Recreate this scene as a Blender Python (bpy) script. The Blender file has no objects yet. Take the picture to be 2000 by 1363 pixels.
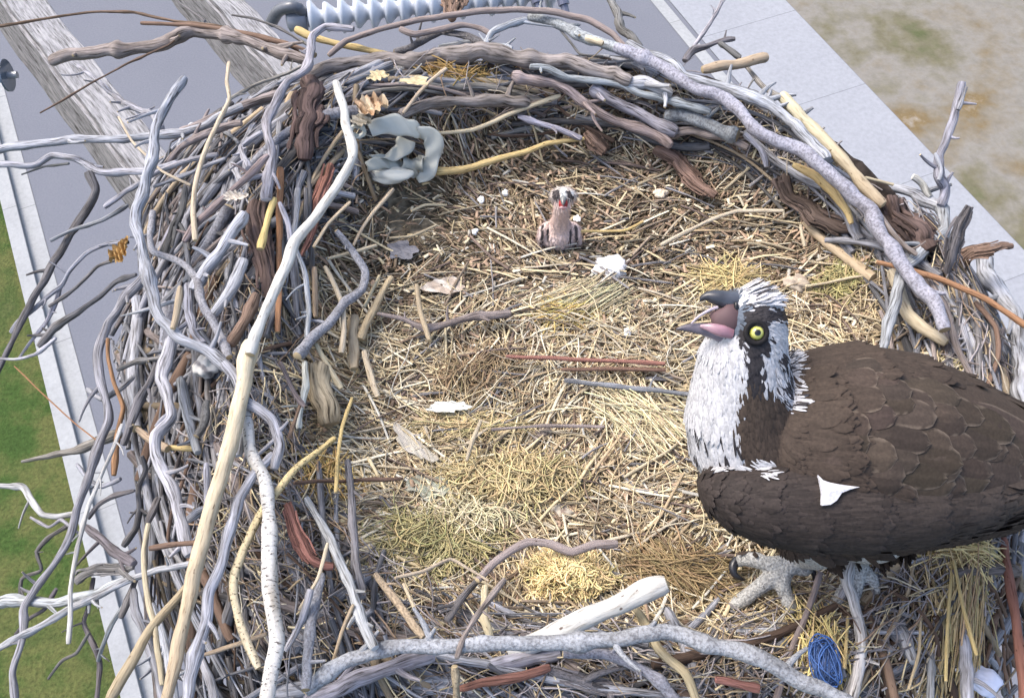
import bpy, bmesh, math, random
import numpy as np
from mathutils import Vector, Matrix

random.seed(7)
rng = np.random.default_rng(11)
SC = bpy.context.scene
COL = SC.collection

# ------------------------------------------------------------------ camera
PITCH = math.radians(57.0)
F = 1732.0
CAM = np.array([0.0, -0.899, 1.384])
VR = np.array([1.0, 0.0, 0.0])
VU = np.array([0.0, math.sin(PITCH), math.cos(PITCH)])
VV = np.array([0.0, math.cos(PITCH), -math.sin(PITCH)])
cd = bpy.data.cameras.new('camera')
cam = bpy.data.objects.new('camera', cd); COL.objects.link(cam)
cam.location = CAM
cam.rotation_euler = (math.pi/2 - PITCH, 0, 0)
cd.sensor_width = 36.0; cd.lens = 36.0*F/2000.0
cd.clip_start = 0.05; cd.clip_end = 1000.0
SC.camera = cam

# ------------------------------------------------------------------ sky, sun, exposure
SUN_EL = math.radians(56); SUN_AZ = math.radians(-62)     # azimuth measured from +y towards +x
w = bpy.data.worlds.new('World'); SC.world = w; w.use_nodes = True
nt = w.node_tree
bg = nt.nodes['Background']
sky = nt.nodes.new('ShaderNodeTexSky'); sky.sky_type = 'NISHITA'; sky.sun_disc = False
sky.sun_elevation = SUN_EL; sky.sun_rotation = SUN_AZ
sky.air_density = 1.0; sky.dust_density = 4.5; sky.ozone_density = 1.0
nt.links.new(sky.outputs[0], bg.inputs[0]); bg.inputs[1].default_value = 0.15
sd = bpy.data.lights.new('sun', 'SUN'); sun = bpy.data.objects.new('sun', sd); COL.objects.link(sun)
sd.energy = 0.85; sd.angle = math.radians(26); sd.color = (1.0, 0.96, 0.9)
sdir = Vector((math.sin(SUN_AZ)*math.cos(SUN_EL), math.cos(SUN_AZ)*math.cos(SUN_EL), math.sin(SUN_EL)))
sun.rotation_euler = sdir.to_track_quat('Z', 'Y').to_euler()
SC.view_settings.view_transform = 'Standard'; SC.view_settings.look = 'None'
SC.view_settings.exposure = 1.36; SC.view_settings.gamma = 1.0

# ------------------------------------------------------------------ pixels of the 2000 x 1363 view -> points in the place
def rayd(px, py):
    return VV + VR*((px-1000.0)/F) + VU*((681.5-py)/F)      # unit view depth
def PD(px, py, d):  return CAM + rayd(px, py)*d
def PZ(px, py, z):
    r = rayd(px, py); return CAM + r*((z-CAM[2])/r[2])
def proj(p):
    q = np.asarray(p) - CAM
    d = q @ VV
    return 1000 + F*(q @ VR)/d, 681.5 - F*(q @ VU)/d, d

# nest shape: bowl, rim crest at s = 1, steep flank outside
NCX, NCY, NA, NB, NP = 0.17, 0.005, 0.63, 0.625, 2.5
def S(x, y):
    p = np.where((x>NCX)&(y>NCY), 1.8, NP)
    return ((np.abs(x-NCX)/NA)**p + (np.abs(y-NCY)/NB)**p)**(1/p)
def RR(c, s_):
    p = np.where((c>0)&(s_>0), 1.8, NP)
    return (np.abs(c/NA)**p+np.abs(s_/NB)**p)**(-1/p)
def sst(a, b, x):
    t = np.clip((x-a)/(b-a), 0, 1); return t*t*(3-2*t)
def H(x, y):
    x = np.asarray(x, float); y = np.asarray(y, float)
    s = S(x, y)
    far = sst(-0.1, 0.55, y)
    left = sst(0.0, -0.35, x)
    near = sst(-0.3, -0.55, y)
    hr = 0.085 + 0.06*far + 0.03*left - 0.02*near
    inner = 0.012*s*s + hr*sst(0.70, 1.0, s)
    out = hr + 0.012 - np.clip(s-1.02, 0, 9)*(0.75-0.33*left)
    return np.where(s < 1.0, inner, np.minimum(hr+0.012, out)).clip(-0.32, 1) + 0.004*np.sin(x*23+1)*np.cos(y*19)
def PS(px, py, off=0.0):
    r = rayd(px, py); d = 0.9
    while d < 3.5:
        p = CAM + r*d
        if p[2] <= float(H(p[0], p[1])) + off: break
        d += 0.004
    return CAM + r*d

# ------------------------------------------------------------------ tagging
def tag(o, label=None, cat=None, group=None, kind=None):
    if label: o['label'] = label
    if cat: o['category'] = cat
    if group: o['group'] = group
    if kind: o['kind'] = kind
    return o
def empty(name, loc, label, cat, group=None):
    o = bpy.data.objects.new(name, None); COL.objects.link(o)
    o.location = loc; o.empty_display_size = 0.05
    return tag(o, label, cat, group)

# ------------------------------------------------------------------ mesh building
class MB:
    """collects vertices, faces, uv (per vertex) and colour (per vertex)"""
    def __init__(s): s.v=[]; s.f3=[]; s.f4=[]; s.uv=[]; s.c=[]; s.n=0
    def add(s, V, f4=None, f3=None, uv=None, col=(.5,.5,.5)):
        V = np.asarray(V, float).reshape(-1,3); n = len(V)
        s.v.append(V)
        s.uv.append(np.zeros((n,2)) if uv is None else np.asarray(uv, float).reshape(-1,2))
        c = np.asarray(col, float)
        s.c.append(np.tile(c,(n,1)) if c.ndim==1 else c.reshape(-1,3))
        if f4 is not None and len(f4): s.f4.append(np.asarray(f4).reshape(-1,4)+s.n)
        if f3 is not None and len(f3): s.f3.append(np.asarray(f3).reshape(-1,3)+s.n)
        s.n += n
    def mesh(s, name, smooth=True):
        V = np.concatenate(s.v); UV = np.concatenate(s.uv); C = np.concatenate(s.c)
        f4 = np.concatenate(s.f4) if s.f4 else np.zeros((0,4),int)
        f3 = np.concatenate(s.f3) if s.f3 else np.zeros((0,3),int)
        me = bpy.data.meshes.new(name)
        me.vertices.add(len(V)); me.vertices.foreach_set('co', V.astype('f').ravel())
        nl = len(f4)*4+len(f3)*3
        me.loops.add(nl); li = np.concatenate([f4.ravel(), f3.ravel()]).astype('i')
        me.loops.foreach_set('vertex_index', li)
        me.polygons.add(len(f4)+len(f3))
        st = np.concatenate([np.arange(len(f4))*4, len(f4)*4+np.arange(len(f3))*3]).astype('i')
        me.polygons.foreach_set('loop_start', st)
        me.polygons.foreach_set('use_smooth', np.full(len(st), smooth))
        uvl = me.uv_layers.new(name='UVMap'); uvl.data.foreach_set('uv', UV[li].astype('f').ravel())
        ca = me.color_attributes.new('Col', 'FLOAT_COLOR', 'POINT')
        ca.data.foreach_set('color', np.concatenate([C, np.ones((len(C),1))],1).astype('f').ravel())
        me.update(); me.validate()
        return me
    def build(s, name, mat, parent=None, smooth=True):
        me = s.mesh(name, smooth); me.materials.append(mat)
        o = bpy.data.objects.new(name, me); COL.objects.link(o)
        if parent is not None: put(o, parent)
        return o
def put(o, parent):
    o.parent = parent
    o.matrix_parent_inverse = Matrix.Translation(-parent.location)   # parents carry a location only
    return o

def nrm(a): return a/np.maximum(np.linalg.norm(a, axis=-1, keepdims=True), 1e-9)

def tubes(mb, P, R, sides, C0, C1=None, cap=None, flat=None, lump=0.0, uvoff=None, ref=None):
    """P (N,S,3) centre lines, R (N,S) radii, C (N,3) colours; every tube closed at both ends"""
    N, Sg, _ = P.shape
    T = nrm(np.gradient(P, axis=1))
    if ref is None: ref = np.array([0.05,0.03,1.0])
    ref = np.broadcast_to(ref, T.shape)
    A = np.cross(T, ref); bad = np.linalg.norm(A,axis=-1,keepdims=True) < 0.15
    A = nrm(np.where(bad, np.cross(T, np.array([1.0,.2,0])), A)); B = np.cross(A, T)
    ang = np.linspace(0, 2*np.pi, sides, endpoint=False)
    ca, sa = np.cos(ang), np.sin(ang)
    Rr = np.broadcast_to(R[:,:,None], (N,Sg,sides)).copy()
    if lump:
        L = np.cumsum(np.concatenate([np.zeros((N,1)), np.linalg.norm(np.diff(P,axis=1),axis=-1)],1),1)[:,:,None]
        for k in range(4):
            fr = rng.uniform(12, 90, (N,1,1)); m = rng.integers(1,4); ph = rng.uniform(0,6.28,(N,1,1))
            Rr *= 1 + lump*(1.0-0.15*k)*np.sin(L*fr + m*ang[None,None,:] + ph)
    fl = 1.0 if flat is None else flat
    V = P[:,:,None,:] + A[:,:,None,:]*(Rr*ca)[...,None] + B[:,:,None,:]*(Rr*sa*fl)[...,None]
    L = np.cumsum(np.concatenate([np.zeros((N,1)), np.linalg.norm(np.diff(P,axis=1),axis=-1)],1),1)
    if uvoff is None: uvoff = rng.uniform(0, 50, (N,1))
    U = np.broadcast_to((L+uvoff)[:,:,None], (N,Sg,sides)); W = np.broadcast_to(ang[None,None,:]/6.2832, (N,Sg,sides))
    if C1 is None: C1 = C0
    t = np.linspace(0,1,Sg)[None,:,None]
    C = (C0[:,None,:]*(1-t)+C1[:,None,:]*t)
    Cv = np.broadcast_to(C[:,:,None,:], (N,Sg,sides,3))
    i = np.arange(Sg-1)[:,None]*sides; j = np.arange(sides)[None,:]; j2 = (j+1)%sides
    q = np.stack([i+j, i+j2, i+sides+j2, i+sides+j], -1).reshape(-1,4)
    per = Sg*sides
    F4 = (q[None]+ (np.arange(N)*per)[:,None,None]).reshape(-1,4)
    mb.add(V, F4, None, np.stack([U,W],-1), Cv.reshape(-1,3))
    # end caps
    for e in (0,-1):
        ring = V[:,e]; ctr = P[:,e] + T[:,e]*(R[:,e]*(0.35 if e==-1 else -0.35))[:,None]
        vv = np.concatenate([ring, ctr[:,None]],1)
        a = np.arange(sides); b = (a+1)%sides; c = np.full(sides, sides)
        tri = np.stack([a,b,c] if e==-1 else [b,a,c], -1)
        F3 = (tri[None]+(np.arange(N)*(sides+1))[:,None,None]).reshape(-1,3)
        cc = (C[:,e] if cap is None else cap)
        cc = np.broadcast_to(cc[:,None,:], (N,sides+1,3)).reshape(-1,3)
        uu = np.stack([np.broadcast_to((uvoff+L[:,-1:] if e else uvoff), (N,sides+1)), np.zeros((N,sides+1))],-1)
        mb.add(vv, None, F3, uu, cc)

def catmull(pts, n):
    """resample a polyline smoothly (points, any width)"""
    p = np.asarray(pts, float)
    if len(p) == 2: 
        t = np.linspace(0,1,n)[:,None]; return p[0]*(1-t)+p[1]*t
    q = np.vstack([2*p[0]-p[1], p, 2*p[-1]-p[-2]])
    out = []
    seg = np.linalg.norm(np.diff(p[:,:3],axis=0),axis=1); cum = np.concatenate([[0],np.cumsum(seg)])
    for d in np.linspace(0, cum[-1], n):
        i = min(int(np.searchsorted(cum, d, side='right'))-1, len(p)-2)
        t = (d-cum[i])/max(seg[i],1e-9)
        a,b,c,e = q[i],q[i+1],q[i+2],q[i+3]
        out.append(0.5*((2*b)+(c-a)*t+(2*a-5*b+4*c-e)*t*t+(3*b-a-3*c+e)*t**3))
    return np.array(out)

# ------------------------------------------------------------------ materials
def newmat(name, rough=0.8, spec=0.3):
    m = bpy.data.materials.new(name); m.use_nodes = True
    n = m.node_tree.nodes; l = m.node_tree.links
    b = n['Principled BSDF']; b.inputs['Roughness'].default_value = rough
    b.inputs['Specular IOR Level'].default_value = spec
    return m, n, l, b
def node(n, t, **kw):
    x = n.new(t)
    for k,v in kw.items():
        if k.startswith('i_'):
            key = k[2:]; key = int(key) if key.isdigit() else key
            x.inputs[key].default_value = v
        else: setattr(x, k, v)
    return x
def ramp(n, stops):
    r = n.new('ShaderNodeValToRGB'); e = r.color_ramp.elements
    while len(e) < len(stops): e.new(0.5)
    for x,(p,c) in zip(e, stops):
        x.position = p; x.color = (*c,1) if len(c)==3 else c
    return r
def mulcol(n, l, a, b, fac=1.0, mode='MULTIPLY'):
    m = n.new('ShaderNodeMix'); m.data_type='RGBA'; m.blend_type=mode
    if hasattr(fac,'links') or not isinstance(fac,(int,float)): l.new(fac, m.inputs[0])
    else: m.inputs[0].default_value = fac
    for s,i in ((a,6),(b,7)):
        if isinstance(s, tuple): m.inputs[i].default_value = (*s,1)
        else: l.new(s, m.inputs[i])
    return m.outputs[2]

def stick_mat(name, style):
    m,n,l,b = newmat(name, 0.85, 0.2)
    at = node(n,'ShaderNodeAttribute', attribute_name='Col')
    uv = node(n,'ShaderNodeUVMap'); sp = n.new('ShaderNodeSeparateXYZ'); l.new(uv.outputs[0], sp.inputs[0])
    # around the stick as cos/sin so that there is no seam
    an = node(n,'ShaderNodeMath', operation='MULTIPLY'); an.inputs[1].default_value=6.2832; l.new(sp.outputs[1], an.inputs[0])
    co = node(n,'ShaderNodeMath', operation='COSINE'); si = node(n,'ShaderNodeMath', operation='SINE')
    l.new(an.outputs[0], co.inputs[0]); l.new(an.outputs[0], si.inputs[0])
    def vec(ku, ka):
        mu = node(n,'ShaderNodeMath', operation='MULTIPLY'); mu.inputs[1].default_value = ku; l.new(sp.outputs[0], mu.inputs[0])
        m2 = node(n,'ShaderNodeMath', operation='MULTIPLY'); m2.inputs[1].default_value = ka; l.new(co.outputs[0], m2.inputs[0])
        m3 = node(n,'ShaderNodeMath', operation='MULTIPLY'); m3.inputs[1].default_value = ka; l.new(si.outputs[0], m3.inputs[0])
        c = n.new('ShaderNodeCombineXYZ'); l.new(mu.outputs[0], c.inputs[0]); l.new(m2.outputs[0], c.inputs[1]); l.new(m3.outputs[0], c.inputs[2])
        return c.outputs[0]
    def noise(v, sc, det=4, dist=0.0, rough=0.6):
        x = node(n,'ShaderNodeTexNoise', i_Scale=sc, i_Detail=det, i_Distortion=dist, i_Roughness=rough); l.new(v, x.inputs['Vector']); return x.outputs['Fac']
    big = noise(vec(14, 0.5), 1.0, 4)
    if style == 'wood':
        st = noise(vec(26, 3.4), 1.0, 5, 0.3)
        r1 = ramp(n, [(0.33,(0.16,0.15,0.14)),(0.42,(0.66,0.65,0.64)),(0.52,(1.0,1.0,1.0)),(0.70,(1.38,1.38,1.40))])
        l.new(st, r1.inputs[0])
        r2 = ramp(n, [(0.3,(0.62,0.6,0.58)),(0.5,(1,1,1)),(0.7,(1.25,1.25,1.28))]); l.new(big, r2.inputs[0])
        c = mulcol(n,l, mulcol(n,l, at.outputs['Color'], r1.outputs[0]), r2.outputs[0])
        h = st
    elif style == 'smooth':
        st = noise(vec(30, 2.0), 1.0, 4)
        r1 = ramp(n, [(0.3,(0.5,0.46,0.42)),(0.42,(0.9,0.88,0.86)),(0.6,(1.08,1.08,1.08))]); l.new(st, r1.inputs[0])
        kn = noise(vec(60, 1.2), 1.0, 2); r3 = ramp(n, [(0.27,(0.28,0.22,0.2)),(0.33,(1,1,1))]); l.new(kn, r3.inputs[0])
        c = mulcol(n,l, mulcol(n,l, at.outputs['Color'], r1.outputs[0]), r3.outputs[0]); h = st
    elif style == 'speck':
        st = noise(vec(260, 2.6), 1.0, 4)
        r1 = ramp(n, [(0.36,(0.52,0.51,0.53)),(0.47,(0.82,0.82,0.84)),(0.62,(1.1,1.1,1.13))]); l.new(st, r1.inputs[0])
        r2 = ramp(n, [(0.3,(0.6,0.58,0.56)),(0.55,(1.05,1.05,1.05))]); l.new(big, r2.inputs[0])
        c = mulcol(n,l, mulcol(n,l, at.outputs['Color'], r1.outputs[0]), r2.outputs[0]); h = st
    else:   # birch: short dark dashes across the stick
        st = noise(vec(260, 1.1), 1.0, 3)
        r1 = ramp(n, [(0.36,(0.16,0.14,0.14)),(0.42,(0.95,0.95,0.95)),(0.7,(1.1,1.1,1.12))]); l.new(st, r1.inputs[0])
        r2 = ramp(n, [(0.3,(0.7,0.66,0.6)),(0.55,(1.05,1.05,1.05))]); l.new(big, r2.inputs[0])
        c = mulcol(n,l, mulcol(n,l, at.outputs['Color'], r1.outputs[0]), r2.outputs[0]); h = st
    l.new(c, b.inputs['Base Color'])
    bp = node(n,'ShaderNodeBump', i_Strength=0.7, i_Distance=0.003); l.new(h, bp.inputs['Height']); l.new(bp.outputs[0], b.inputs['Normal'])
    return m
M = {}
for k in ('wood','smooth','speck','birch'): M[k] = stick_mat('bark_'+k, k)

def col_mat(name, rough=0.8, spec=0.2, sc=300, lo=0.75, hi=1.2, bump=0.0):
    m,n,l,b = newmat(name, rough, spec)
    at = node(n,'ShaderNodeAttribute', attribute_name='Col')
    tc = n.new('ShaderNodeTexCoord'); ns = node(n,'ShaderNodeTexNoise', i_Scale=sc, i_Detail=3); l.new(tc.outputs['Object'], ns.inputs['Vector'])
    r = ramp(n, [(0.3,(lo,)*3),(0.7,(hi,)*3)]); l.new(ns.outputs['Fac'], r.inputs[0])
    l.new(mulcol(n,l, at.outputs['Color'], r.outputs[0]), b.inputs['Base Color'])
    if bump:
        bp = node(n,'ShaderNodeBump', i_Strength=bump, i_Distance=0.003); l.new(ns.outputs['Fac'], bp.inputs['Height']); l.new(bp.outputs[0], b.inputs['Normal'])
    return m
M['straw'] = col_mat('dry_straw', 0.6, 0.3, 120, 0.8, 1.2)
M['feather'] = col_mat('feather', 0.75, 0.2, 260, 0.8, 1.2)
M['soil'] = col_mat('nest_soil', 0.95, 0.1, 55, 0.5, 1.6, 1.0)
M['skin'] = col_mat('scaly_skin', 0.6, 0.35, 300, 0.4, 1.4, 1.0)
M['matte'] = col_mat('matte', 0.7, 0.3, 30, 0.88, 1.1, 0.1)
M['horn'] = col_mat('horn', 0.3, 0.5, 90, 0.8, 1.15)
M['plastic'] = col_mat('dull_plastic', 0.5, 0.45, 25, 0.9, 1.06)
M['glaze'] = col_mat('glazed', 0.18, 0.6, 40, 0.92, 1.06)
m,n,l,b = newmat('eye_gloss', 0.06, 0.8)
at = node(n,'ShaderNodeAttribute', attribute_name='Col'); l.new(at.outputs['Color'], b.inputs['Base Color']); M['eye'] = m
# ------------------------------------------------------------------ the ground ten metres below
GZ = -10.0
def ground_mat(name, stops, sc, rough=0.95, sc2=None, bump=0.2, joints=None, cv=.10):
    m,n,l,b = newmat(name, rough, 0.15)
    tc = n.new('ShaderNodeTexCoord')
    ns = node(n,'ShaderNodeTexNoise', i_Scale=sc, i_Detail=8, i_Roughness=0.62); l.new(tc.outputs['Object'], ns.inputs['Vector'])
    r = ramp(n, stops); l.new(ns.outputs['Fac'], r.inputs[0]); c = r.outputs[0]
    n2 = node(n,'ShaderNodeTexNoise', i_Scale=(sc2 or sc*14), i_Detail=5, i_Roughness=0.7); l.new(tc.outputs['Object'], n2.inputs['Vector'])
    r2 = ramp(n, [(0.32,(1-cv,)*3),(0.5,(1,)*3),(0.7,(1+cv,)*3)]); l.new(n2.outputs['Fac'], r2.inputs[0])
    c = mulcol(n,l,c,r2.outputs[0])
    if joints:
        uv = node(n,'ShaderNodeUVMap'); br = node(n,'ShaderNodeTexBrick', offset=0.0, i_Scale=1.0)
        br.inputs['Color1'].default_value=(1,1,1,1); br.inputs['Color2'].default_value=(.95,.95,.96,1); br.inputs['Mortar'].default_value=(.62,.62,.64,1)
        br.inputs['Mortar Size'].default_value=0.008; br.inputs['Brick Width'].default_value=joints[0]; br.inputs['Row Height'].default_value=joints[1]
        l.new(uv.outputs[0], br.inputs['Vector']); c = mulcol(n,l,c,br.outputs['Color'])
    l.new(c, b.inputs['Base Color'])
    bp = node(n,'ShaderNodeBump', i_Strength=bump, i_Distance=0.05); l.new(n2.outputs['Fac'], bp.inputs['Height']); l.new(bp.outputs[0], b.inputs['Normal'])
    return m
g1, g2 = PZ(70,400,GZ)[:2], PZ(245,1046,GZ)[:2]          # gutter edge beside the road
KD = (g1-g2)/np.linalg.norm(g1-g2); KN = np.array([-KD[1], KD[0]]);
if KN[0] > 0: KN = -KN                                    # towards the grass
s1, s2 = PZ(1690,165,GZ)[:2], PZ(2000,490,GZ)[:2]
SD = (s1-s2)/np.linalg.norm(s1-s2); SN = np.array([SD[1], -SD[0]])
if SN[0] < 0: SN = -SN
def strip(name, o, D, Nn, a, b, z, mat, thick=0.0, L0=-60, L1=60, label=None, nseg=1):
    mb = MB(); 
    def pt(t, k, zz): q = o + D*t + Nn*k; return (q[0], q[1], zz)
    v = []; uv = []
    for t in (L0, L1):
        for k in (a, b): v.append(pt(t,k,z)); uv.append((t, k-a))
    mb.add(v, [[0,1,3,2]], None, uv)
    if thick:
        for k in (a,b):
            mb.add([pt(L0,k,z),pt(L1,k,z),pt(L1,k,z-thick),pt(L0,k,z-thick)], [[0,1,2,3]])
    ob = mb.build(name, mat, smooth=False); tag(ob, label, None, None, 'structure'); return ob
dirt = ground_mat('dirt', [(0.3,(0.07,0.085,0.035)),(0.40,(0.13,0.12,0.08)),(0.5,(0.19,0.18,0.16)),(0.57,(0.165,0.145,0.11)),(0.64,(0.15,0.11,0.055)),(0.75,(0.38,0.38,0.37))], 0.4, sc2=5, bump=0.2, cv=.12)
mb = MB(); mb.add([(-400,-400,GZ-0.02),(400,-400,GZ-0.02),(400,400,GZ-0.02),(-400,400,GZ-0.02)], [[0,1,2,3]])
o = mb.build('ground', dirt, smooth=False); tag(o, 'dry bare ground of mixed dirt beyond the concrete walk', None, None, 'structure')
roadm = ground_mat('asphalt', [(0.3,(0.135,0.143,0.168)),(0.7,(0.150,0.158,0.183))], 0.35, sc2=30, bump=0.15)
grassm = ground_mat('lawn', [(0.3,(0.028,0.055,0.014)),(0.44,(0.045,0.082,0.020)),(0.52,(0.10,0.11,0.038)),(0.60,(0.055,0.082,0.024)),(0.72,(0.15,0.14,0.065))], 0.55, sc2=22, bump=0.8, cv=.35)
conc = ground_mat('concrete', [(0.3,(0.25,0.262,0.285)),(0.7,(0.275,0.287,0.31))], 0.5, sc2=12, bump=0.05, joints=(2.4,2.2))
conc2 = ground_mat('kerb_concrete', [(0.3,(0.27,0.28,0.285)),(0.7,(0.33,0.34,0.345))], 0.8, sc2=14, bump=0.1, joints=(3.05,9.0))
strip('grass', g1, KD, KN, 0.45, 60, GZ+0.05, grassm, label='green lawn with yellowed patches far below the nest')
strip('road', g1, KD, KN, -40, 0.0, GZ, roadm, label='smooth grey road surface far below the nest')
strip('gutter', g1, KD, KN, 0.0, 0.27, GZ+0.008, conc2, label='flat concrete gutter beside the road')
strip('kerb', g1, KD, KN, 0.27, 0.50, GZ+0.11, conc2, thick=0.14, label='raised concrete kerb between gutter and lawn')
q = PZ(1305,0,GZ)[:2]; wd = abs(float((q-s1)@SN))
strip('pavement', s1, SD, SN, -wd, 0.0, GZ+0.016, conc, thick=0.02, label='wide pale concrete pavement with faint joints')
strip('pavement_edge', s1, SD, SN, -wd-0.35, -wd-0.1, GZ+0.010, conc2, label='narrow paler concrete strip along the pavement')
strip('dirt_verge', s1, SD, SN, 0.0, 60, GZ+0.012, dirt, label='bare dirt verge beyond the pavement edge')

# ------------------------------------------------------------------ timber crossarms
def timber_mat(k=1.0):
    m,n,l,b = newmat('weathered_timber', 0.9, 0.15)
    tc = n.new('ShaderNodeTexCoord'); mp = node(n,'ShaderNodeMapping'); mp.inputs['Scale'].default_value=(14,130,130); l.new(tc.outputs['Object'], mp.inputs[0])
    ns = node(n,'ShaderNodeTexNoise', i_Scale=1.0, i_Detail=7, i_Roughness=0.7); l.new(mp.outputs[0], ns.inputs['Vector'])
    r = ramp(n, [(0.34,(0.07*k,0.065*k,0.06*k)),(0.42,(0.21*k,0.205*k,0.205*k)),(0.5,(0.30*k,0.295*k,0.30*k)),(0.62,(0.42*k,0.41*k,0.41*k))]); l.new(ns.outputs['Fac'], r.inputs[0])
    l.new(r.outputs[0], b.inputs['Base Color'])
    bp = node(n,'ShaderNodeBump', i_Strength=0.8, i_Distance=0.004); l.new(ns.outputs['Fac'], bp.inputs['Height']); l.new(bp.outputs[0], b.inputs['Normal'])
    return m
TM = timber_mat(); TM_SHADED = timber_mat(.5); ROLL = -24  # second copy is darker: shade of the side faces put into the colour
def timber(name, pa, pb, z, wdt, hgt, ext0, ext1, label, roll=0.0):
    a = PZ(*pa, z); b_ = PZ(*pb, z); d = (b_-a)/np.linalg.norm(b_-a)
    a = a - d*ext0; L = ext0+ext1+np.linalg.norm(b_-a)-ext0
    bm = bmesh.new(); bmesh.ops.create_cube(bm, size=1.0)
    for v in bm.verts: v.co = Vector((v.co.x*L, v.co.y*wdt, v.co.z*hgt))
    bmesh.ops.subdivide_edges(bm, edges=[e for e in bm.edges if abs(e.verts[0].co.x-e.verts[1].co.x) > .1], cuts=40)
    bmesh.ops.bevel(bm, geom=[e for e in bm.edges if len(e.link_faces)==2 and e.calc_face_angle(0) > 1.0], offset=0.012, segments=2, affect='EDGES')
    me = bpy.data.meshes.new(name); 
    for v in bm.verts:
        k = math.sin(v.co.x*17+v.co.y*40)*0.002+math.sin(v.co.x*41+v.co.z*30)*0.0015
        v.co.y += k; v.co.z += k
    bm.to_mesh(me); bm.free(); me.materials.append(TM); me.materials.append(TM_SHADED)
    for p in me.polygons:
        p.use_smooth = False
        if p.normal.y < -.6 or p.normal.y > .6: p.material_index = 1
    o = bpy.data.objects.new(name, me); COL.objects.link(o)
    c = a + d*(L/2); o.location = (c[0], c[1], z-hgt/2); o.rotation_euler = (roll,0,math.atan2(d[1], d[0]))
    tag(o, label, 'timber beam'); return o
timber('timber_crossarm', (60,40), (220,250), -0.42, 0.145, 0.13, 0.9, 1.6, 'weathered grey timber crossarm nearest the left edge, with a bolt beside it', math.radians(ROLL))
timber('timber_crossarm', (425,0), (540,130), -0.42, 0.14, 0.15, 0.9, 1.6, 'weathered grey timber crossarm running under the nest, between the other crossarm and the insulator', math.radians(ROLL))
# steel bolt at the side of the crossarm
bt = empty('crossarm_bolt', PZ(10,148,-0.5), 'bluish steel bolt with round washer sticking out beside the timber crossarm', 'bolt')
def lathe(mb, base, ax, prof, col, sides=24):
    ax = np.asarray(ax,float); ax /= np.linalg.norm(ax)
    P = np.array([base + ax*t for t,_ in prof])[None]; R = np.array([[r for _,r in prof]])
    # rings are placed exactly perpendicular to the axis
    ref = np.array([0,0,1.0]) if abs(ax[2])<.9 else np.array([1.0,0,0])
    A = np.cross(ax, ref); A/=np.linalg.norm(A); B = np.cross(A, ax)
    ang = np.linspace(0,2*np.pi,sides,endpoint=False)
    V = P[0][:,None,:] + R[0][:,None,None]*(A[None,None]*np.cos(ang)[None,:,None]+B[None,None]*np.sin(ang)[None,:,None])
    n_ = len(prof); i=np.arange(n_-1)[:,None]*sides; j=np.arange(sides)[None]; j2=(j+1)%sides
    mb.add(V, np.stack([i+j,i+j2,i+sides+j2,i+sides+j],-1).reshape(-1,4), None, None, col)
steelc = (0.25,0.33,0.50)
ax = nrm(PZ(60,146,-0.5)-PZ(0,150,-0.5)); b0 = PZ(-20,150,-0.5)
mb = MB(); lathe(mb, b0, ax, [(-.05,0),(-.05,.020),(-.03,.026),(-.01,.020),(.01,.027),(.03,.020),(.05,.026),(.05,0)], steelc, 20); mb.build('bolt_head', M['glaze'], bt, False)
mb = MB(); lathe(mb, b0, ax, [(.05,0),(.05,.05),(.056,.05),(.056,0)], (.10,.13,.17), 28); mb.build('washer', M['glaze'], bt, False)
mb = MB(); lathe(mb, b0, ax, [(.056,0),(.056,.011),(.085,.011),(.085,0)], (.25,.27,.3), 12); mb.build('shank', M['glaze'], bt, False)

# ------------------------------------------------------------------ insulator behind the nest
I0 = PZ(600,38,-0.15); I1 = PZ(1090,-18,-0.15)
ins = empty('line_insulator', I0, 'pale blue-grey ribbed line insulator lying behind the far rim', 'insulator')
iax = I1-I0; IL = np.linalg.norm(iax); iax/=IL
mb = MB()
prof = [(0.0,0.0),(0.0,0.022)]
ns_ = 17; st = IL/ns_
for k in range(ns_):
    t = k*st; R_ = 0.048 if k%2==0 else 0.040
    prof += [(t+st*.08,.020),(t+st*.16,R_*.93),(t+st*.30,R_),(t+st*.46,R_*.95),(t+st*.78,.026),(t+st*.95,.020)]
prof += [(IL,0.02),(IL,0.0)]
lathe(mb, I0, iax, prof, (0.48,0.52,0.58), 32); o = mb.build('shed_stack', M['glaze'], ins)
mb = MB(); lathe(mb, I0, iax, [(-.055,0),(-.055,.018),(-.05,.028),(-.012,.032),(-.002,.03),(-.002,0)], (.22,.24,.28), 24); mb.build('end_cap', M['glaze'], ins)
mb = MB()
cl = catmull([PZ(530,45,-.16), PZ(545,22,-.12), PZ(575,14,-.1), PZ(598,30,-.14)], 14)[None]
tubes(mb, cl, np.full((1,14),.016), 12, np.array([[.10,.11,.13]])); mb.build('clevis', M['horn'], ins)
# hardware past the insulator
for k,(x,y) in enumerate([(1047,-8),(1098,-4)]):
    p = PZ(x,y,-0.12); mb = MB(); lathe(mb, p, (0.1,-.3,-.25), [(-.03,0),(-.03,.016),(.02,.016),(.02,.011),(.045,.011),(.045,0)], (.12,.13,.18), 10)
    o = mb.build('hanging_bolt', M['glaze'], None, False); tag(o, ['dark bolt end just past the right end of the insulator','dark bolt end farther right of the insulator above the far branch'][k], 'bolt', 'bolt ends above the far rim')
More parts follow.
